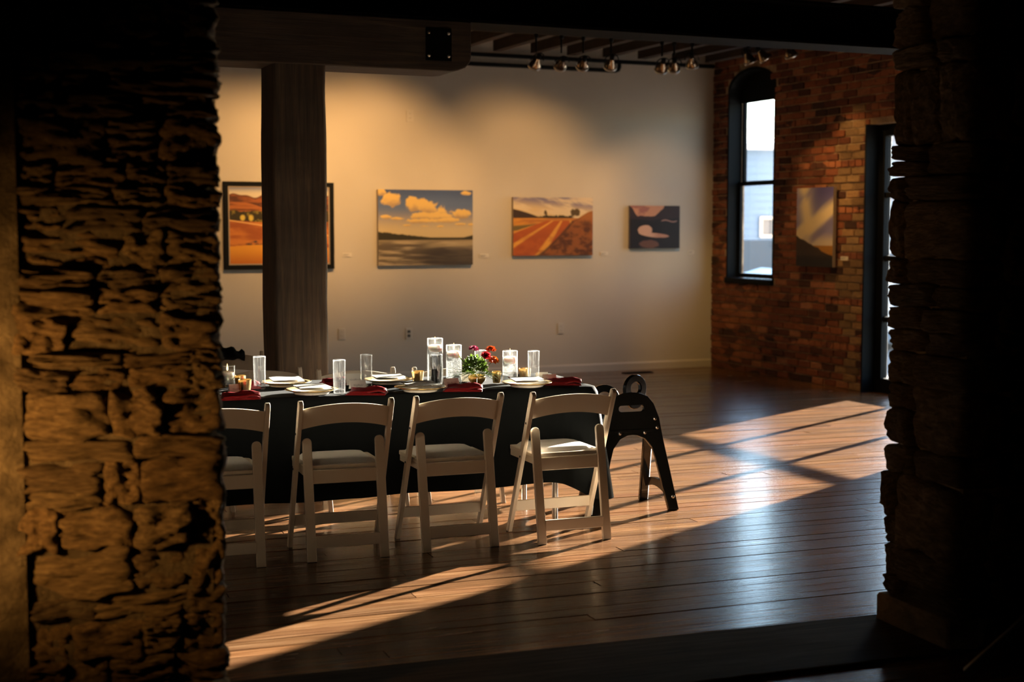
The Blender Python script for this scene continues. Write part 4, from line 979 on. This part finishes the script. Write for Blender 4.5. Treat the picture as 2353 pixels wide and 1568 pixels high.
# plates (centre of the foot)
dish(716, 905, 'gold rimmed plate behind the second near chair', 'folded cream menu on the plate behind the second near chair', TA+.12)
dish(966, 899, 'gold rimmed plate in front of the tallest candle vase', 'folded cream menu on the plate before the tallest vase', TA+.05)
dish(1211, 888, 'gold rimmed plate nearest the right end of the table', 'folded cream menu on the plate nearest the table end', TA-.05)
dish(657, 887, 'gold rimmed plate across the table beside the column', 'folded cream menu on the far plate beside the column', TA+.05)
dish(892, 881, 'gold rimmed plate across the table right of two tall glasses', 'folded cream menu on the far plate right of two glasses', TA)
glass_(597, 894, 'tall clear glass nearest the stone wall'); glass_(780, 904, 'tall clear glass right of the nearest left plate'); glass_(842, 889, 'tall clear glass before the far chair right of the column')
glass_(1003, 888, 'tall clear glass in front of the tallest candle vase'); glass_(1226, 878, 'tall clear glass nearest the right end of the table'); glass_(1104, 876, 'tall clear glass behind the flower bowl')
vase(1000, 883, .247, .0425, 'tallest cylinder vase of water with a floating candle', 'white floating candle in the tallest vase', .197)
vase(1043, 880, .206, .0425, 'cylinder vase just left of the flowers', 'white floating candle in the vase left of the flowers', .158)
vase(1172, 880, .174, .0415, 'cylinder vase just right of the flowers', 'white floating candle in the vase right of the flowers', .128)
vase(523, 888, .110, .0415, 'short cylinder vase at the stone wall edge', 'white floating candle in the vase at the stone wall edge', .062)
votive(563, 903, 'gold votive holder nearest the stone wall'); votive(960, 882, 'gold dimpled votive holder left of the tallest vase'); votive(1206, 875, 'gold votive holder between right vase and end glass'); votive(1141, 880, 'small gold votive holder right of the flower bowl', .062, .026)
votive(552, 890, 'gold votive holder behind the one nearest the stone wall', .062, .03)
napkin(548, 917, TA, 'bright red folded napkin at the stone wall edge'); napkin(842, 906, TA-.35, 'red folded napkin behind the second near chair back'); napkin(1063, 898, TA-.3, 'red folded napkin in front of the flower bowl')
napkin(1292, 884, TA-.35, 'red folded napkin at the right end of the table'); napkin(768, 884, TA, 'dark red napkin before the far chair beside the column', .16); napkin(572, 893, TA+.4, 'small dark red napkin behind the left gold votive', .09, .09)
tent(545, 903, TA+.15, 'white place card by the stone wall behind the red napkin'); tent(822, 894, TA+.1, 'white place card behind the middle red napkin'); tent(1036, 889, TA+.1, 'white place card left of the flower bowl')
tent(1262, 879, TA-.15, 'white place card at the right end of the table', .075); tent(815, 884, TA+.05, 'larger white card behind the middle place card', .10, .06); tent(1245, 872, TA, 'small white card behind the end glass', .07, .04); tent(1076, 876, TA, 'white card behind the flower bowl', .09, .05)
# ---- flowers
fp = on_t(1096, 884); fa = empty('flower_bowl', fp, TA)
MB().lathe([(0, 0), (.022, 0), (.030, .006), (.044, .024), (.048, .040), (.046, .052), (.043, .050), (.044, .038), (.028, .010), (0, .008)], 32).build('bowl', M['goldmerc'], fa)
g = MB(); rf = random.Random(4)
def leafq(c, d, up, L_, w_):
    d = d.normalized(); s_ = d.cross(up).normalized(); n_ = s_.cross(d)
    vs_ = [c, c+d*L_*.35+s_*w_*.5+n_*L_*.05, c+d*L_*.7+s_*w_*.38+n_*L_*.06, c+d*L_, c+d*L_*.7-s_*w_*.38+n_*L_*.06, c+d*L_*.35-s_*w_*.5+n_*L_*.05, c+d*L_*.5-n_*L_*.03]
    return vs_, [(0, 1, 6), (1, 2, 6), (2, 3, 6), (3, 4, 6), (4, 5, 6), (5, 0, 6)]
for k in range(900):
    th_ = rf.uniform(0, 2*math.pi); ph = math.acos(rf.uniform(-.35, 1)); rr_ = rf.uniform(.5, 1)
    c = Vector((-.012+.062*rr_*math.sin(ph)*math.cos(th_), .055*rr_*math.sin(ph)*math.sin(th_), .088+.068*rr_*math.cos(ph)))
    d = (c-Vector((-.01, 0, .07))).normalized()+Vector((rf.uniform(-.6, .6), rf.uniform(-.6, .6), rf.uniform(-.3, .6)))
    v_, f_ = leafq(c, d, Vector((rf.uniform(-1, 1), rf.uniform(-1, 1), .7)), rf.uniform(.010, .020), rf.uniform(.006, .012)); g.add(v_, f_)
o = g.build('greenery', M['leaf'], fa); o['kind'] = 'stuff'
g = MB()
for k in range(26):                                    # feathery fern sprays
    a = rf.uniform(0, 2*math.pi); L_ = rf.uniform(.07, .14); base_ = Vector((.03*math.cos(a), .03*math.sin(a), .06)); d = Vector((math.cos(a), math.sin(a), rf.uniform(-.15, .5)))
    pts = [base_+d*L_*t+Vector((0, 0, -.03*t*t)) for t in [j/7 for j in range(8)]]; g.tube(pts, .0009, 4)
    for j in range(1, 8):
        for s_ in (-1, 1):
            sd = d.cross(Vector((0, 0, 1))).normalized()*s_+d*.6; v_, f_ = leafq(pts[j], sd, Vector((0, 0, 1)), .020*(1.1-j/9), .003); g.add(v_, f_)
o = g.build('fern_sprays', M['leaf'], fa); o['kind'] = 'stuff'
for (x, y_, z, bx_, bz_) in ((-.115, -.03, .165, -.03, .07), (-.095, -.02, .125, -.03, .06), (-.06, -.045, .075, -.02, .06)):
    a = Vector((bx_, -.02, bz_)); b_ = Vector((x, y_, z)); d = b_-a; s_ = d.cross(Vector((0, 1, 0))).normalized()*.006; MB().add([a-s_*.5, a+s_*.5, a+d*.5+s_, b_, a+d*.5-s_], [(0, 1, 2, 3, 4)]).build('grass_blade', M['leaf'], fa)
def flower(c, tilt, r, mt, n_rings, cup=0.25, centre=None):
    c = Vector(c); q = Vector((0, 0, 1)).rotation_difference(Vector(tilt).normalized()); g = MB()
    for k in range(n_rings):
        rr_ = r*(1-.20*k); el = cup+.26*k; n = 14-2*k
        for j in range(n):
            a = 2*math.pi*(j+.5*(k % 2))/n+rf.uniform(-.1, .1); d = Vector((math.cos(a)*math.cos(el), math.sin(a)*math.cos(el), math.sin(el)+rf.uniform(-.15, .1)))
            v_, f_ = leafq(Vector((0, 0, .002*k)), d, Vector((0, 0, 1)), rr_, rr_*.55); v_ = [c+(q @ Vector(x)) for x in v_]; g.add(v_, f_)
    fo = g.build('flower', mt, fa)
    MB().lathe([(0, .006), (r*.22, .005), (r*.28, 0)], 10).build('flower_centre', centre or M['pamb'], fo); ce = fo.children[0]; ce.location = c+q @ Vector((0, 0, .006))
    st = [Vector((c.x*.3, c.y*.3, .05)), Vector((c.x*.6, c.y*.6, (c.z+.05)/2)), c]; MB().tube(st, .0016, 6).build('stem', M['leaf'], fa)
flower((-.018, -.005, .195), (.1, -.3, 1), .033, M['pmag'], 4, -.1, M['pmag'])
flower((.078, .0, .190), (-.1, -.25, 1), .034, M['prust'], 4, -.15); flower((.040, -.030, .152), (-.1, -.7, .7), .032, M['pred'], 5, .45, M['pred']); flower((.088, -.015, .132), (.15, -.45, .9), .037, M['pora'], 4, -.05)
tag(fa, 'gold bowl of red and orange flowers with greenery on the table', 'flowers')

# ------------------------------------------------------------------ dark stand leg in the lower right corner
e0 = Vector((1.585, 4.86, .02)); e1 = Vector((2.10, 4.70, .60))
es = empty('folded_stand', (1.9, 4.75, 0))
def loc_(v): return Vector(v)-Vector((1.9, 4.75, 0))
MB().bar(loc_(e0), loc_(e1), .045, .03, bev=.004).build('leg', M['blackplastic'], es)
MB().bar(loc_((1.93, 4.80, .38)), loc_((2.15, 4.60, .25)), .03, .02, bev=.004).build('cross_brace', M['blackplastic'], es)
MB().box(loc_((2.02, 4.62, .10)), (.36, .18, .20), bev=.02).build('base_box', M['blackplastic'], es)
tag(es, 'dark folded stand with a slanting leg against the right stone wall', 'stand')

# ------------------------------------------------------------------ amber lamp that grazes the left stone wall
lp0 = O1+Sx*(-OPEN-1.15)+Sy*(-TW-.60); fl_ = empty('floor_uplight', (lp0.x, lp0.y, 0))
MB().lathe([(0, 0), (.11, 0), (.11, .012), (.02, .02), (.016, .74)], 24).build('lamp_base', M['blackpaint'], fl_)
MB().lathe([(.016, .74), (.05, .76), (.08, .84), (.078, .84), (.05, .765), (0, .75)], 24).build('lamp_bowl', M['blackpaint'], fl_)
MB().lathe([(0, .79), (.03, .80), (.035, .83), (.02, .86), (0, .868)], 16).build('bulb', M['lampglow'], fl_)
ld = bpy.data.lights.new('uplight_light', 'SPOT'); ld.energy = 120; ld.color = (1, .50, .12); ld.shadow_soft_size = .04; ld.spot_size = R(100); ld.spot_blend = 1.0
lo = link(bpy.data.objects.new('uplight_light', ld), fl_); lo.location = (0, 0, .90); lo.rotation_euler = ((O1+Sx*(-OPEN-.72)+Sy*(-TW)+Vector((0, 0, .95)))-(lp0+Vector((0, 0, .9)))).to_track_quat('-Z', 'Y').to_euler()
tag(fl_, 'black floor uplight just beyond the left edge, shining on the stone wall', 'floor lamp')

# ------------------------------------------------------------------ outside
gd = mat('pale_gravel', (.22, .20, .18), .9); gr = MB().box((30, 30, -.45), (140, 120, .4)).build('ground', gd); tag(gr, kind='structure'); gr.location = (0, 0, 0)
# keep the ground out from under the building: it lies lower than the floor slab
def house(name, c, wd, dp, h0, h1, mt, roofm, lab, wins, siding=None):
    o = empty(name, (c[0], c[1], h0), R(12)); hh = h1-h0
    MB().box((0, dp/2, hh/2), (wd, dp, hh)).build('house_wall', mt, o)
    if siding:
        k = 0; sm_ = MB().prism([(0, 0), (-.02, 0), (0, siding)], wd, M=Matrix.Rotation(R(90), 4, 'Z') @ Matrix.Scale(1, 4)).mesh('siding_board'); sm_.materials.append(mt)
        while k*siding < hh-.1: q = link(bpy.data.objects.new('siding_board', sm_), o); q.location = (0, 0, k*siding); k += 1
    MB().prism([(-.35, -.02), (dp+.35, -.02), (dp+.35, .10), (dp/2, .42), (-.35, .10)], wd+.5, M=Matrix.Translation((0, 0, hh)) @ Matrix.Rotation(R(90), 4, 'Z')).build('roof', roofm, o)
    for (x, z, ww, wh) in wins:
        f_ = MB().prism([(-ww/2, -wh/2), (ww/2, -wh/2), (ww/2, wh/2), (-ww/2, wh/2)], .08, [[(-ww/2+.06, -wh/2+.06), (ww/2-.06, -wh/2+.06), (ww/2-.06, wh/2-.06), (-ww/2+.06, wh/2-.06)]], Matrix.Translation((x, -.04, z))).build('window_frame', M['trim'], o)
        MB().box((x, -.01, z), (ww-.12, .02, wh-.12)).build('window_pane', M['greyglass'], f_)
    tag(o, lab, 'house'); return o
M['greyglass'] = mat('grey_window', (.10, .11, .12), .4)
blue = mat('pale_blue_siding', (.105, .175, .265), .7); snow = mat('snow_roof', (.8, .83, .88), .7); fbrick = mat('faded_brick', (.45, .36, .33), .85); v = mapping(fbrick, (1, 1, 3)); setc(fbrick, ramp(fbrick, nz(fbrick, v, 2.2, 3), [(.35, (.42, .27, .23)), (.6, (.52, .49, .47))]))
house('blue_house', (5.2, 33), 3.7, 6, -.2, 3.4, blue, snow, 'pale blue house seen through the arched window', [(.72, 1.80, .36, .48)], .16)
house('brick_house', (8.75, 26.6), 3.6, 5, -.2, 4.6, fbrick, snow, 'faded brick house seen through the glazed door', [(0, 2.4, .8, 1.2)])
o = MB().box((0, 0, .40), (5.0, .25, 1.8), bev=.02).build('garden_wall', mat('grey_render', (.20, .18, .17), .9)); o.location = (5.0, 27.5, .05); o.rotation_euler = (0, 0, R(10)); tag(o, 'low grey garden wall outside the arched window', 'wall')
cw = mat('white_car_paint', (.62, .62, .62), .3); tyre = mat('tyre_rubber', (.02, .02, .02), .8)
pk = empty('parked_car', (5.75, 21.9, -.25), R(4))
MB().prism([(-2.1, .28), (2.1, .28), (2.15, .62), (2.05, .92), (1.35, 1.0), (-1.2, 1.16), (-1.75, 1.20), (-2.02, 1.12), (-2.15, .8)], 1.7, bev=.04).build('car_body', cw, pk)
MB().prism([(-1.15, 1.12), (1.25, .98), (.75, 1.42), (-.55, 1.48)], 1.45, bev=.05).build('car_cabin', M['greyglass'], pk)
MB().prism([(-.60, 1.46), (.78, 1.40), (.70, 1.46), (-.50, 1.52)], 1.42, bev=.01).build('car_roof', cw, pk)
for wx in (-1.35, 1.3):
    for wy in (-.78, .78): MB().tube([(wx, wy-.1, .32), (wx, wy+.1, .32)], .32, 20).build('wheel', tyre, pk)
tag(pk, 'white parked car outside, low in the arched window', 'car')
bark = mat('bare_bark', (.22, .19, .17), .9)
def tree(x, y_, h, lab):
    o = empty('bare_tree', (x, y_, -.25)); MB().tube([(0, 0, 0), (.05, 0, h*.4), (0, .05, h*.55)], .12, 8, rs=[.16, .11, .08]).build('trunk', bark, o); g = MB(); rt = random.Random(int(x*10))
    for k in range(34):
        a = rt.uniform(0, 6.28); z0 = h*rt.uniform(.35, .55); L_ = h*rt.uniform(.25, .5); e = rt.uniform(.4, 1.3); p0 = Vector((0, 0, z0)); p1 = p0+Vector((math.cos(a)*math.cos(e), math.sin(a)*math.cos(e), math.sin(e)))*L_
        g.tube([p0, (p0+p1)/2+Vector((0, 0, .08*L_)), p1], .02, 5, rs=[.035, .02, .006])
        for i in range(5): d = Vector((rt.uniform(-1, 1), rt.uniform(-1, 1), rt.uniform(0, 1))); s_ = p0+(p1-p0)*rt.uniform(.4, 1); g.tube([s_, s_+d*L_*.3], .008, 4, rs=[.010, .004])
    g.build('branches', bark, o); tag(o, lab, 'tree', 'bare trees outside')
tree(5.2, 44, 5.2, 'bare tree rising behind the blue house, left one'); tree(7.4, 46, 5.6, 'bare tree rising behind the blue house, right one')
